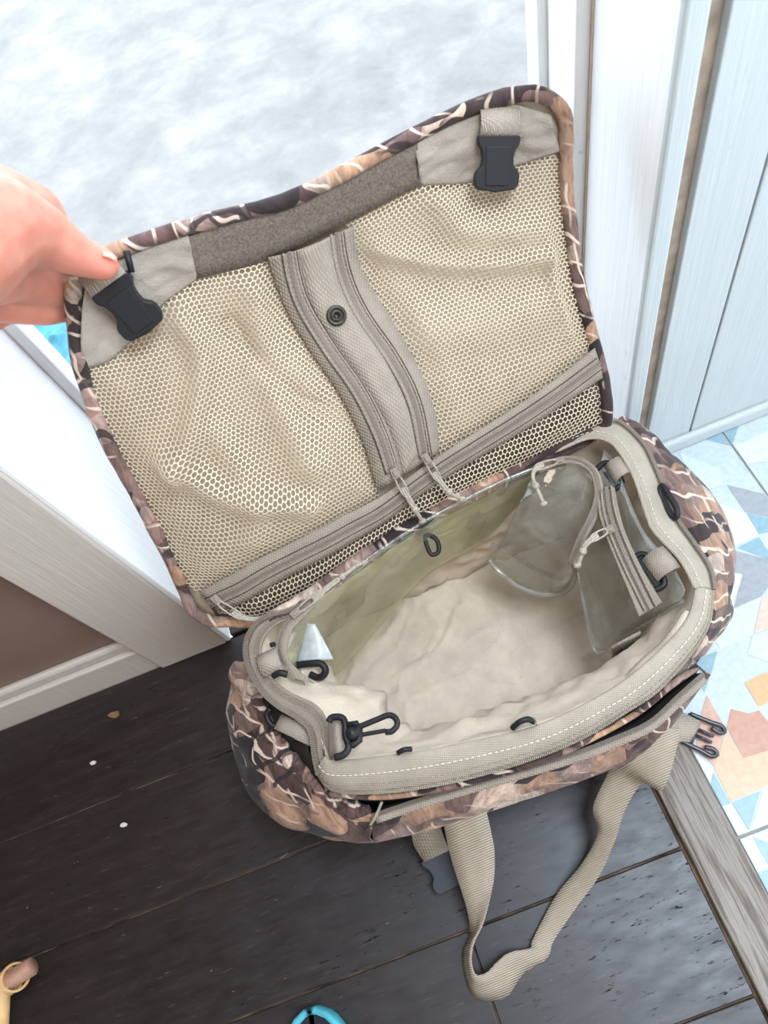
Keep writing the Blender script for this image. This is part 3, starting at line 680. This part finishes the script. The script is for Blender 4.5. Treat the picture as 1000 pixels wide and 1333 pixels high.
teeth('zipper_teeth', along(.97, .0025), nrm, BAND, fb, .0019, .0020, .0010)
# right band
rin = [(906, 766, .263), (886, 729, .263), (852, 692, .263), (842, 670, .263), (826, 622, .263), (808, 590, .263), (792, 574, .262), (768, 570, .262), (740, 580, .260), (712, 594, .258), (688, 606, .256)]
rout = [(926, 768, .249), (921, 742, .249), (900, 709, .249), (880, 680, .249), (866, 650, .249), (850, 610, .249), (834, 579, .249), (804, 552, .251), (775, 553, .251), (742, 567, .252), (712, 582, .252), (686, 596, .252)]
rb = strip('rim_band', pz(rin), pz(rout), BAND, bag, n=90, thick=.0022, rows=6, bulge=-.003)
ra, rbb = cri(pz(rin), 120), cri(pz(rout), 120)
rn = np.array([unit(np.cross(ra[min(i+1, 119)]-ra[max(i-1, 0)], rbb[i]-ra[i])) for i in range(120)]); rn *= np.sign(rn[:, 2:3])
teeth('zipper_teeth', rbb*1.03-ra*.03+rn*.0035, rn, COIL, rb, .0018, .0026, .0015)
stitches(ra*.8+rbb*.2+rn*.0042, rb, r=.0004)
MB().tube(ra, .0022, 8).obj('binding', BAND, rb)
# left band
lo = [(400, 784, .255), (377, 796, .255), (353, 802, .255), (334, 814, .255), (323, 834, .255), (322, 856, .254), (329, 878, .252), (343, 901, .250), (364, 920, .247), (390, 936, .243), (406, 953, .241), (411, 985, .240), (416, 1008, .238)]
li = [(404, 790, .258), (384, 803, .258), (364, 810, .260), (349, 822, .260), (341, 838, .260), (340, 854, .260), (346, 871, .258), (359, 888, .256), (380, 903, .254), (411, 918, .251), (426, 940, .249), (430, 968, .254), (436, 990, .262)]
lb = strip('rim_band', pz(lo), pz(li), TAPE, bag, n=90, thick=.0022, rows=6, bulge=-.003)
la, lbb = cri(pz(lo), 120), cri(pz(li), 120)
teeth('zipper_teeth', la+A(0, 0, .003), np.tile(A(0, 0, 1), (120, 1)), COIL, lb, .0018, .0030, .0018)
stitches(la*.35+lbb*.65+A(0, 0, .0045), lb, r=.0004, mat=COIL)
# camouflage roll along the hinge
hp = cr(pz([(352, 806, .25), (400, 778, .252), (470, 727, .253), (540, 681, .253), (620, 636, .254), (700, 598, .254), (770, 563, .254)]), 90)
hr = np.array([.0085+.002*nz(p[0], p[1], 0, 45) for p in hp])
MB().tube(hp, hr, 12).obj('hinge_roll', CAMO, bag)

# ---- side and front pockets of camouflage cloth
def pocket(name, top, outl, base, n=70, bul=.02, nseed=0.0, mat=CAMO, wr=.004):
    a = cri(pz(top), n); b = cri(pz(outl), n); c = cri(base, n); G = []
    for t in np.linspace(0, 1, 12):
        row = []
        for i in range(n):
            p = a[i]*(1-t)+b[i]*t; o = unit(A(b[i][0]-CX, b[i][1]-CY, 0)); h = math.sin(math.pi*t)
            p = p + A(0, 0, 1)*bul*h*.8 + o*bul*h*.4 + o*wr*nz(p[0]*1.0, p[1], p[2]+nseed, 32)*(.3+h) + A(0, 0, 1)*wr*nz(p[0], p[1]+nseed, p[2], 50)*h
            row.append(p)
        G.append(row)
    for t in np.linspace(.12, 1, 8):
        row = []
        for i in range(n):
            s = 1-(1-t)**1.6; xy = b[i]*(1-s*s)+c[i]*s*s; z = b[i][2]*(1-t)+.004*t; row.append(A(xy[0], xy[1], z))
        G.append(row)
    return MB().grid(G).obj(name, mat, bag, solid=.002, off=0)
ltop = [(322, 862, .225), (334, 900, .215), (346, 928, .208), (356, 955, .204), (374, 984, .202), (396, 1003, .200), (418, 1026, .197), (446, 1047, .194), (490, 1063, .19)]
lout = [(306, 868, .19), (300, 900, .15), (299, 945, .14), (307, 990, .13), (326, 1036, .12), (366, 1070, .12), (415, 1088, .12), (455, 1095, .12), (492, 1096, .12)]
lbase = [A(-.245, .40, 0), A(-.285, .375, 0), A(-.295, .33, 0), A(-.295, .28, 0), A(-.285, .22, 0), A(-.26, .18, 0), A(-.22, .165, 0), A(-.2, .16, 0), A(-.17, .16, 0)]
po = pocket('end_pocket', ltop, lout, lbase, bul=.018, wr=.009)
po['label'] = 'camouflage pouch with a gathered elastic edge'
lt3 = cr(pz(ltop), 120); gr = np.array([.0088+.0016*math.sin(i*.62+2*nz(i*.1, 0))+.0012*nz(i*.3, 1.0) for i in range(120)])*np.array([sm(i, 0, 14)*sm(119-i, 0, 12)*.75+.25 for i in range(120)])
lt3 = lt3 + np.stack([[.003*nz(i*.35, 3.0), .003*nz(i*.35, 5.0), .003*nz(i*.5, 8.0)] for i in range(120)])
MB().tube(lt3, gr, 12).obj('gathered_edge', CAMO, po)
fo = pz([(343, 905, .236), (372, 930, .232), (394, 952, .230), (404, 985, .228), (420, 1022, .226)]); fi = pz([(340, 925, .19), (352, 956, .19), (372, 984, .19), (396, 1006, .19), (425, 1034, .19)])
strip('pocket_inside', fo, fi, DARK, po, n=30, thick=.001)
rtop = [(800, 552, .235), (838, 577, .235), (856, 612, .235), (872, 655, .235), (898, 700, .235), (924, 740, .235), (929, 785, .23), (912, 835, .215), (900, 858, .205)]
rout2 = [(812, 549, .21), (842, 564, .18), (884, 600, .16), (921, 636, .15), (946, 678, .145), (957, 722, .14), (950, 772, .13), (951, 805, .12), (912, 852, .12)]
rbase = [A(.29, .43, 0), A(.315, .425, 0), A(.335, .40, 0), A(.345, .36, 0), A(.345, .32, 0), A(.34, .28, 0), A(.325, .24, 0), A(.31, .21, 0), A(.27, .18, 0)]
pr_ = pocket('end_pocket', rtop, rout2, rbase, bul=.012, nseed=4.0, wr=.005)
pr_['label'] = 'smooth camouflage pouch lying on the tiles'
# front pocket
ftop = [(488, 1063, .19), (560, 1039, .192), (640, 1015, .194), (700, 998, .195), (760, 979, .196), (808, 960, .197), (848, 941, .199), (884, 908, .203), (919, 877, .208)]
fout = [(488, 1096, .14), (560, 1079, .14), (650, 1051, .14), (740, 1021, .14), (796, 1000, .145), (826, 990, .15), (856, 966, .155), (893, 920, .17), (922, 880, .20)]
fbase = [A(-.19, .15, 0), A(-.12, .14, 0), A(-.04, .135, 0), A(.05, .13, 0), A(.10, .13, 0), A(.15, .132, 0), A(.19, .14, 0), A(.23, .15, 0), A(.25, .18, 0)]
fp = pocket('front_pocket', ftop, fout, fbase, bul=.006, nseed=9.0, wr=.003)
ft3 = cri(pz(ftop), 110)
strip('zipper_tape', ft3[::4]+A(0, 0, .002), ft3[::4]+A(0, -.007, -.001), WEBD, fp, n=80, thick=.0015)
teeth('zipper_teeth', ft3+A(0, .001, .003), np.tile(A(0, 0, 1), (110, 1)), COIL, fp, .0018, .0022, .0011)
fl2 = pz([(428, 1030, .222), (492, 1036, .222), (564, 1027, .222), (636, 1010, .222), (708, 988, .222), (766, 962, .222), (818, 930, .222), (870, 893, .222), (912, 868, .215)])
fl3 = [A(p[0], p[1]+.002, .02) for p in fl2]
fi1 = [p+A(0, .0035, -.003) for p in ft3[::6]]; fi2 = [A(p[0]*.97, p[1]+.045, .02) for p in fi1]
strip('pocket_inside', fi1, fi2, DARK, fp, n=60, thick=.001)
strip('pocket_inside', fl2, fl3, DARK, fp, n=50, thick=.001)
MB().tube(cr(pz([(430, 1033, .226), (492, 1037, .224), (560, 1029, .223), (640, 1010, .222), (708, 989, .221), (766, 963, .22), (830, 927, .219), (872, 893, .219), (908, 868, .216)]), 60), .0035, 8).obj('pocket_piping', CAMO, fp)
MB().tube(cr(pz([(497, 1044, .215), (492, 1056, .206), (487, 1066, .2), (482, 1074, .192)]), 16), .0016, 7).obj('zipper_pull', CORD, fp)
# dangling zip end at the right
prism('zipper_end', [(0, 0), (1, .1), (1.1, .5), (.9, .9), (0, 1)], at(912, 872, .215), at(922, 880, .213)-at(912, 872, .215), at(906, 864, .22)-at(912, 872, .215), A(0, 0, 1), -.001, .001, TAPE, fp, .0003)

# ---- clear vinyl pockets inside
def vsheet(name, top, bot, mat, parent, n=60, rows=14, bul=.02, amp=.004, seed=0):
    a = cri(pz(top), n); b = cri(pz(bot), n); G = []
    for t in np.linspace(0, 1, rows):
        row = []
        for i in range(n):
            p = a[i]*(1-t)+b[i]*t; d = unit(CPOS-p); row.append(p + d*(bul*math.sin(math.pi*t)+amp*nz(p[0], p[1]+seed, p[2], 28)*math.sin(math.pi*min(1, t*1.5))))
        G.append(row)
    return MB().grid(G).obj(name, mat, parent, solid=.0006, off=0)
vt = [(384, 884, .24), (366, 858, .25), (364, 834, .256), (376, 808, .258), (404, 783, .258), (450, 748, .258), (500, 712, .258), (560, 674, .258), (630, 637, .258), (690, 611, .258), (738, 598, .258)]
vb = [(404, 896, .19), (418, 892, .15), (430, 885, .13), (448, 870, .12), (470, 846, .11), (490, 822, .11), (512, 796, .11), (560, 746, .11), (618, 714, .12), (672, 664, .15), (736, 612, .2)]
v1 = vsheet('vinyl_pocket', vt, vb, VIN, bag, bul=.016, amp=.010); v1['label'] = 'yellowed clear plastic pocket along the back'
vt3 = cri(pz(vt), 140)
MB().tube(vt3[26:]+A(0, -.001, .001), .0028, 8).obj('vinyl_edge', VIN2, v1)
strip('vinyl_binding', pz([(p[0], p[1], p[2]+.003) for p in vt[:5]]), pz([(410, 890, .23), (379, 862, .25), (375, 838, .257), (384, 816, .26), (410, 790, .26)]), TAPE, v1, n=40, thick=.0022)
teeth('zipper_teeth', vt3[:56]+A(0, 0, .003), np.tile(A(0, 0, 1), (56, 1)), COIL, v1, .0018, .0018, .0011)
# back right pocket
v2 = vsheet('vinyl_pocket', [(694, 616, .250), (722, 600, .256), (750, 598, .258), (772, 612, .258), (780, 640, .256), (772, 672, .25), (756, 702, .235), (745, 728, .22)],
            [(640, 735, .12), (655, 748, .11), (672, 762, .11), (692, 770, .11), (712, 774, .11), (730, 772, .115), (742, 762, .13), (748, 748, .15)], VIN2, bag, bul=.02, amp=.008, seed=5)
v2['label'] = 'clear plastic pocket with a curved zip'
zc = cr(pz([(700, 612, .258), (728, 600, .261), (752, 600, .263), (772, 613, .263), (780, 640, .262), (773, 670, .256), (757, 702, .242), (744, 734, .225)]), 60)
MB().tube(zc, .0052, 10, flat=.6, up=A(0, 0, 1)).obj('zipper_tape', TAPE, v2)
teeth('zipper_teeth', zc+A(0, 0, .0036), np.tile(A(0, 0, 1), (60, 1)), COIL, v2, .0018, .0018, .001)
MB().tube(cr(pz([(636, 728, .13), (650, 744, .12), (672, 762, .115), (700, 773, .115), (728, 773, .12), (744, 762, .14), (748, 742, .17), (744, 728, .2)]), 50), .0036, 8).obj('vinyl_edge', VIN2, v2)
MB().tube(cr(pz([(640, 708, .14), (665, 720, .13), (700, 742, .13), (730, 752, .14), (744, 748, .16)]), 40), .0030, 8).obj('vinyl_edge', VIN2, v2)
# front right pocket
v3 = vsheet('vinyl_pocket', [(786, 584, .256), (800, 600, .257), (812, 630, .257), (824, 660, .257), (838, 690, .257), (858, 716, .257), (880, 744, .257), (893, 768, .256)],
            [(750, 742, .17), (754, 762, .16), (759, 785, .15), (766, 810, .14), (774, 838, .13), (790, 846, .14), (830, 818, .18), (884, 786, .24)], VIN2, bag, bul=.010, amp=.006, seed=11)
v3['label'] = 'clear plastic pocket hanging from the right rim'
MB().tube(cr(pz([(752, 742, .18), (760, 785, .165), (775, 848, .14), (800, 836, .16), (840, 812, .2), (890, 782, .25)]), 50), .0022, 8).obj('vinyl_edge', VIN2, v3)
zl = [(778, 640, .264), (780, 668, .264), (790, 700, .263), (804, 735, .26), (818, 768, .255), (832, 803, .25)]
zr = [(800, 634, .264), (806, 664, .264), (814, 692, .263), (828, 724, .26), (844, 754, .255), (862, 784, .25)]
zt = strip('zipper_tape', pz(zl), pz(zr), TAPE, v3, n=50, thick=.0018, rows=6, bulge=-.002)
za = (cri(pz(zl), 50)+cri(pz(zr), 50))/2+A(0, 0, .004)
for dx in (-.006, .006): MB().tube(za+A(dx, 0, -.0005), .0013, 6).obj('zipper_fold', TAPE, v3)
teeth('zipper_teeth', za, np.tile(A(0, 0, 1), (50, 1)), COIL, v3, .0018, .002, .0011)
# lining fold and inner webbing at the right
strip('inner_webbing', pz([(796, 842, .20), (798, 872, .10), (792, 905, .04)]), pz([(834, 822, .205), (832, 850, .10), (826, 880, .04)]), WEB, bag, n=20, thick=.0018)
fp1 = cr(pz([(806, 892, .246), (830, 865, .244), (862, 836, .246), (886, 800, .25), (896, 794, .255)]), 40)
MB().tube(fp1, .0016, 7).obj('lining_piping', WEBD, lining)
strip('lining_fold', pz([(806, 892, .246), (830, 865, .244), (862, 836, .246), (888, 799, .25)]), pz([(818, 896, .262), (846, 868, .262), (878, 836, .262), (902, 796, .262)]), LIN, lining, n=30, thick=.001, rows=4, bulge=-.003)

# ---- loops, clips, swivel hook
def loop(c, d, hw, parent, ln=.016, mat=WEBD, ring=True):
    c = np.array(c); T = unit(d); n = unit(A(0, 0, 1)-T*T[2]); s = np.cross(T, n)
    pa = [c-T*ln*.9-n*.004, c-T*ln*.5+n*.003, c+n*.0055, c+T*ln*.6+n*.003, c+T*ln+-n*.004]
    l = strip('webbing_loop', [p-s*hw for p in pa], [p+s*hw for p in pa], mat, parent, n=24, thick=.0016)
    if ring:
        e = c+T*ln*1.0-n*.003
        q = cr([e-s*hw*1.25-T*.006, e+s*hw*1.25-T*.006, e+s*hw*1.3+T*.010, e+s*.004+T*.016, e-s*.004+T*.016, e-s*hw*1.3+T*.010], 40, closed=True)
        MB().tube(q, .0032, 8, closed=True).obj('clip', BLK, l)
        MB().obox(e-T*.002-n*.004, T*.007, s*hw*1.25, n*.0022).obj('clip_bar', BLK, l, smooth=False, bevel=.001)
    return l
loop(at(806, 610, .258), at(788, 622, .25)-at(812, 606, .258), .0115, bag, .012)
loop(at(862, 732, .258), at(838, 748, .25)-at(872, 727, .258), .0140, bag, .015)
loop(at(351, 860, .262), at(358, 884, .258)-at(346, 838, .258), .0120, bag, .014, WEBD, ring=False)
MB().tube(cr(pz([(356, 880, .264), (364, 876, .266), (374, 878, .264)]), 10), .0038, 8).obj('clip', BLK, bag)
MB().tube(cr(pz([(352, 840, .262), (358, 838, .262)]), 6), .0028, 8).obj('clip', BLK, bag)
loop(at(384, 950, .232), at(352, 932, .235)-at(405, 958, .235), .0085, bag, .024, WEBD, ring=False)
MB().tube(cr(pz([(352, 922, .235), (347, 930, .232), (352, 942, .228), (360, 946, .226)]), 14), .0034, 8).obj('clip', BLK, bag)
q = cr(pz([(374, 950, .222), (386, 946, .222), (394, 954, .222), (388, 962, .22), (376, 960, .22)]), 24, closed=True)
MB().tube(q, .0028, 8, closed=True).obj('clip', BLK, bag)
# small clips along the front
loop(at(682, 942, .268), at(700, 938, .262)-at(665, 948, .264), .0035, bag, .012, WEBD, ring=False)
MB().tube(cr(pz([(667, 948, .27), (676, 940, .277), (688, 936, .277), (694, 940, .27)]), 16), .0028, 8).obj('clip', BLK, bag)
MB().tube(cr(pz([(518, 980, .27), (526, 976, .273), (536, 975, .27)]), 10), .0026, 8).obj('clip', BLK, bag)
# black ring by the right pocket
q = cr(pz([(862, 632, .258), (872, 646, .262), (881, 662, .262), (880, 674, .258), (868, 664, .254), (860, 645, .254)]), 40, closed=True)
MB().tube(q, .0034, 8, closed=True).obj('clip', BLK, bag)
# hook behind the vinyl at the back
q = cr(pz([(554, 697, .222), (556, 711, .218), (562, 722, .214), (571, 718, .214), (570, 706, .218), (564, 699, .222)]), 30, closed=True)
MB().tube(q, .0028, 8, closed=True).obj('clip', BLK, bag)
strip('webbing_loop', pz([(530, 672, .26), (536, 690, .25), (552, 700, .2)]), pz([(538, 668, .26), (545, 686, .25), (560, 696, .2)]), WEBD, bag, n=14, thick=.0012)
# pale strip painting the glare on the left vinyl, and a clip
strip('vinyl_glare', pz([(400, 812, .235), (392, 840, .225), (386, 862, .22)]), pz([(410, 812, .235), (424, 838, .225), (434, 858, .215)]), simple('painted vinyl glare', (.46, .50, .50), .3, .5, nscale=90, namp=.2), bag, n=14, thick=.001)
MB().tube(cr(pz([(386, 866, .222), (402, 864, .224), (418, 864, .224), (424, 874, .22), (416, 882, .216), (404, 878, .216)]), 30), .0042, 8).obj('clip', BLK, bag)
# swivel snap hook
hz = .285
sw = strip('swivel_webbing', pz([(428, 938, .262), (436, 936, .276), (446, 942, .272)]), pz([(430, 984, .262), (440, 982, .276), (449, 976, .272)]), WEBD, bag, n=20, thick=.002, rows=4)
def P_(x, y, dz=0): return at(x, y, hz+dz)
mb = MB(); mb.tube(cr([P_(428, 940), P_(432, 934), P_(444, 934), P_(449, 941), P_(450, 958), P_(454, 972), P_(448, 982), P_(436, 986)], 30), .0036, 8)
mb.tube([P_(452, 944), P_(464, 942), P_(468, 950), P_(468, 964), P_(460, 970), P_(452, 968)], .0034, 8); mb.sphere(P_(459, 955), .0075, 8); mb.tube([P_(459, 955), P_(468, 951)], .0055, 10)
hk = mb.obj('swivel_hook', BLK, bag)
mb = MB(); mb.tube(cr([P_(468, 946), P_(490, 937), P_(506, 931), P_(515, 935), P_(517, 944), P_(510, 952), P_(502, 953)], 40), .0030, 8); mb.tube(cr([P_(468, 957), P_(485, 954), P_(502, 951)], 16), .0022, 8); mb.tube([P_(466, 944), P_(467, 960)], .0040, 8)
mb.obj('hook_gate', BLK, hk)

# ---- pulls on the pocket zips
pull(pz([(385, 798, .266), (405, 782, .270), (430, 762, .272), (462, 738, .270), (474, 732, .268)]), bag)
pull(pz([(728, 600, .268), (700, 608, .272), (694, 622, .268), (702, 642, .262), (708, 656, .256)]), bag)
pull(pz([(792, 690, .270), (776, 698, .274), (762, 710, .270), (757, 724, .262), (752, 736, .255)]), bag)

# ---- carrying strap and side straps
SA = [(576, 1062, .15), (582, 1095, .11), (590, 1126, .08), (607, 1180, .045), (612, 1215, .012), (603, 1240, .003), (606, 1270, .003), (616, 1295, .003), (636, 1302, .003), (660, 1296, .003), (682, 1266, .003), (712, 1247, .003), (721, 1224, .004), (750, 1182, .012), (781, 1139, .03), (801, 1094, .06), (813, 1056, .09), (836, 1020, .12), (864, 1026, .145), (882, 968, .165), (884, 948, .175)]
SB = [(632, 1050, .15), (640, 1085, .11), (644, 1112, .085), (642, 1152, .06), (629, 1200, .045), (617, 1226, .040), (613, 1248, .040), (618, 1268, .040), (632, 1268, .038), (648, 1252, .035), (664, 1240, .030), (690, 1234, .015), (694, 1222, .010), (725, 1164, .012), (757, 1125, .03), (779, 1083, .06), (772, 1052, .09), (790, 1010, .12), (806, 980, .155), (826, 960, .175), (834, 948, .18)]
stp = strip('carrying_strap', pz(SA), pz(SB), RIBS, bag, n=160, thick=.0020, rows=4); stp['label'] = 'tan webbing carrying strap looped on the dark planks'
strip('side_strap', pz([(534, 1080, .10), (540, 1102, .06), (554, 1124, .02)]), pz([(572, 1070, .10), (578, 1090, .06), (586, 1108, .02)]), WEB, bag, n=16, thick=.002)
bo = at(566, 1112, .016); by = at(590, 1156, .012)-bo; bT = unit(by); bs = np.cross(bT, A(0, 0, 1))
prism('buckle', BUCK, bo, bs*.021, by, A(0, 0, 1), -.002, .010, SMOKE, bag, .002)
strip('side_strap', pz([(860, 935, .06), (880, 925, .03), (914, 940, .012)]), pz([(880, 975, .06), (885, 966, .03), (898, 966, .012)]), WEB, bag, n=16, thick=.002)
# prong half of the buckle on the tiles
mo = at(905, 952, .010); my = at(936, 966, .008)-mo; mT = unit(my); ms = np.cross(A(0, 0, 1), mT); L = np.linalg.norm(my); mb = MB()
for sg in (-1, 1):
    mb.tube(cr([mo+ms*sg*.018-mT*.012, mo+ms*sg*.0185, mo+ms*sg*.019+mT*L*.5, mo+ms*sg*.020+mT*L*.9, mo+ms*sg*.015+mT*L*1.08, mo+ms*sg*.011+mT*L*.9, mo+ms*sg*.013+mT*L*.55], 30), .0029, 7)
    mb.tube([mo+ms*sg*.004, mo+ms*sg*.004+mT*L*.75], .0021, 6)
mb.tube([mo-ms*.019, mo+ms*.019], .0026, 7); mb.tube([mo-ms*.018-mT*.012, mo+ms*.018-mT*.012], .0022, 7)
mb.obj('buckle', SMOKE, bag, label='forked prong half of a plastic buckle')

# ------------------------------------------------------------------ the hand
def hp_(x, y, d, r): return ad(x, y, d), r*d/F
person = thing('person', tuple(ad(-300, 330, .45)), 'bare hand reaching in from the left, pinching the lid corner', 'person')
mb = MB()
def chain(L):
    for a, b in zip(L[:-1], L[1:]): (p, r), (q, s) = hp_(*a), hp_(*b); mb.capsule(p, r, q, s, 9)
chain([(-60, 318, .535, 86), (0, 292, .560, 62), (52, 306, .592, 42), (100, 332, .612, 27), (134, 344, .621, 20.5)])
chain([(-60, 345, .56, 62), (15, 358, .62, 34), (70, 374, .662, 25)])
chain([(-60, 300, .545, 84), (-10, 278, .585, 64), (40, 282, .625, 44), (72, 326, .658, 32), (76, 372, .676, 26), (108, 398, .702, 20)])
chain([(-110, 340, .545, 75), (-70, 378, .60, 40), (0, 396, .640, 25), (58, 403, .668, 21), (100, 398, .698, 18)])
chain([(-130, 360, .545, 70), (-100, 420, .60, 36), (-50, 430, .64, 24), (0, 405, .675, 20), (50, 396, .690, 17)])
chain([(-150, 380, .545, 60), (-130, 450, .60, 30), (-100, 470, .63, 22), (-60, 450, .66, 18)])
chain([(-60, 318, .535, 86), (-130, 330, .51, 92), (-260, 350, .46, 82), (-420, 380, .41, 96), (-800, 520, .33, 140)])
hand = mb.obj('hand', SKIN, person)
rm = hand.modifiers.new('remesh', 'REMESH'); rm.mode = 'VOXEL'; rm.voxel_size = .0022; rm.use_smooth_shade = True
sm_ = hand.modifiers.new('smooth', 'SMOOTH'); sm_.factor = .5; sm_.iterations = 8
# thumb nail
tn = ad(143, 333.5, .6105); tT = unit(ad(150, 340, .612)-ad(128, 330, .606)); tn_n = unit(unit(CPOS-tn)*.55 + RW@A(.25, -.8, 0)); tn_n = unit(tn_n-tT*np.dot(tn_n, tT)); ts = np.cross(tT, tn_n); G = []
for v in np.linspace(-1, 1, 7): G.append([tn + tT*.0055*v + ts*.0042*u*(1-.25*max(0, v)**2) + tn_n*(.0018*(1-u*u)-.001*v*v+.0002) for u in np.linspace(-1, 1, 7)])
MB().grid(G).obj('thumbnail', NAIL, person, solid=.0006)

# ------------------------------------------------------------------ small things
stool = thing('rattan_stand', tuple(at(-20, 1310, 0)), 'pale cane stand with rattan binding at the floor edge', 'stand')
MB().tube([at(-70, 1318, .04), at(0, 1284, .042), at(42, 1258, .045)], [.0115, .0115, .0110], 14).obj('cross_bar', STICK, stool, bevel=0)
MB().tube([at(2, 1282, .05), at(0, 1330, .035), at(-2, 1380, .0135)], .0105, 12).obj('leg', RATT, stool)
MB().tube([at(-68, 1310, .05), at(-80, 1340, .035), at(-100, 1370, .0135)], .0105, 12).obj('leg', RATT, stool)
def wrapring(c0, T, r, n):
    a = unit(np.cross(T, A(0, 0, 1))); b = np.cross(T, a); return [c0 + r*(math.cos(2*math.pi*k/n)*a + math.sin(2*math.pi*k/n)*b) + T*.004*math.sin(2*math.pi*k/n) for k in range(n)]
bar_T = unit(at(42, 1258, .045)-at(0, 1284, .042))
for k, (x, y, rr, tw) in enumerate(((14, 1276, .0138, 0), (7, 1281, .0135, .3), (1, 1285, .014, -.3), (20, 1272, .0155, .45))):
    T = unit(bar_T + tw*A(0, 0, 1)); MB().tube(wrapring(at(x, y, .043), T, rr, 24), .0019, 8, closed=True).obj('binding', RATT, stool)
# sandal whose toe peeps in at the bottom
sand = thing('sandal', tuple(at(405, 1440, 0)), 'turquoise rubber sandal toe with dark insole at the bottom edge', 'sandal')
so = at(403, 1311, .026); sT = unit(A(-.10, -1, 0)); ss = A(-sT[1], sT[0], 0)
def sole(t, wd):  # half width along the length
    return wd*(math.sin(math.pi*min(1, t*3.2+.0)/2)**.45 if t < .31 else 1-.22*math.sin(math.pi*(t-.31)/.69)**1 * (1 if t < .8 else 1))*(1 if t < .85 else math.sqrt(max(0, 1-((t-.85)/.15)**2)))
def loopo(wd, z, inset=0):
    ts_ = [0]+list(np.linspace(.003, .997, 40))+[1]; L = .265-2*inset; pts = []
    for t in ts_: pts.append(so + sT*(inset+t*L) + ss*sole(t, wd) + A(0, 0, z-so[2]))
    for t in ts_[::-1]: pts.append(so + sT*(inset+t*L) - ss*sole(t, wd) + A(0, 0, z-so[2]))
    return pts
mid_ = so+sT*.13
MB().grid([[A(mid_[0], mid_[1], .001)]*84, loopo(.045, .001, .004), loopo(.049, .008), loopo(.049, .026), loopo(.047, .029, .002), loopo(.041, .029, .007), loopo(.040, .024, .008), loopo(.02, .022, .04)], closed_u=True).obj('sole', TURQ, sand)
MB().grid([loopo(.0405, .0245, .0078), [A(mid_[0], mid_[1], .0245)]*84], closed_u=True).obj('insole', NAVY, sand)
G = []
for a in np.linspace(0, math.pi, 16): G.append([so+sT*(.075+.06*t)+ss*.049*math.cos(a)+A(0, 0, .012-so[2]+.06*math.sin(a)) for t in np.linspace(0, 1, 5)])
MB().grid(G).obj('strap', TURQ, sand, solid=.004)
# blue sheet outside
G = []
for j in range(14):
    row = []
    for i in range(18):
        x, y = -1.05+i*.035, 1.02+j*.03; row.append(A(x, y, -.06+.04*abs(nz(x, y, 2, 9))+.03*nz(x, y, 6, 22)))
    G.append(row)
tarp = MB().grid(G).obj('tarpaulin', BLUE, None, solid=.002); tag(tarp, 'crumpled blue sheet on the concrete outside the door', 'tarpaulin')
# scraps on the planks
def scrap(name, x, y, r, mat, label, cat, seed, h=.004):
    c = at(x, y, .0012); n = 9; V = []
    for z in (0, h):
        for k in range(n): a = 2*math.pi*k/n; rr = r*(1+.45*nz(math.cos(a)*2, math.sin(a)*2, seed)); V.append(c+A(rr*math.cos(a)*1.4, rr*math.sin(a)*.8, z+(.5*h*nz(k, seed, 0, .7) if z else 0)))
    Fc = [tuple(range(n))[::-1], tuple(range(n, 2*n))]+[(k, (k+1) % n, n+(k+1) % n, n+k) for k in range(n)]
    return tag(mk(name, V, Fc, mat, smooth=False), label, cat)
scrap('leaf_scrap', 150, 931, .006, LEAF, 'small brown dry leaf scrap near the baseboard', 'leaf', 1.3)
scrap('paper_crumb', 122, 993, .0032, CRUMB, 'tiny white crumb on the planks nearer the leaf scrap', 'crumb', 2.1, .003)
scrap('paper_crumb', 162, 1074, .0038, CRUMB, 'tiny white crumb in the middle of the dark floor', 'crumb', 4.4, .003)
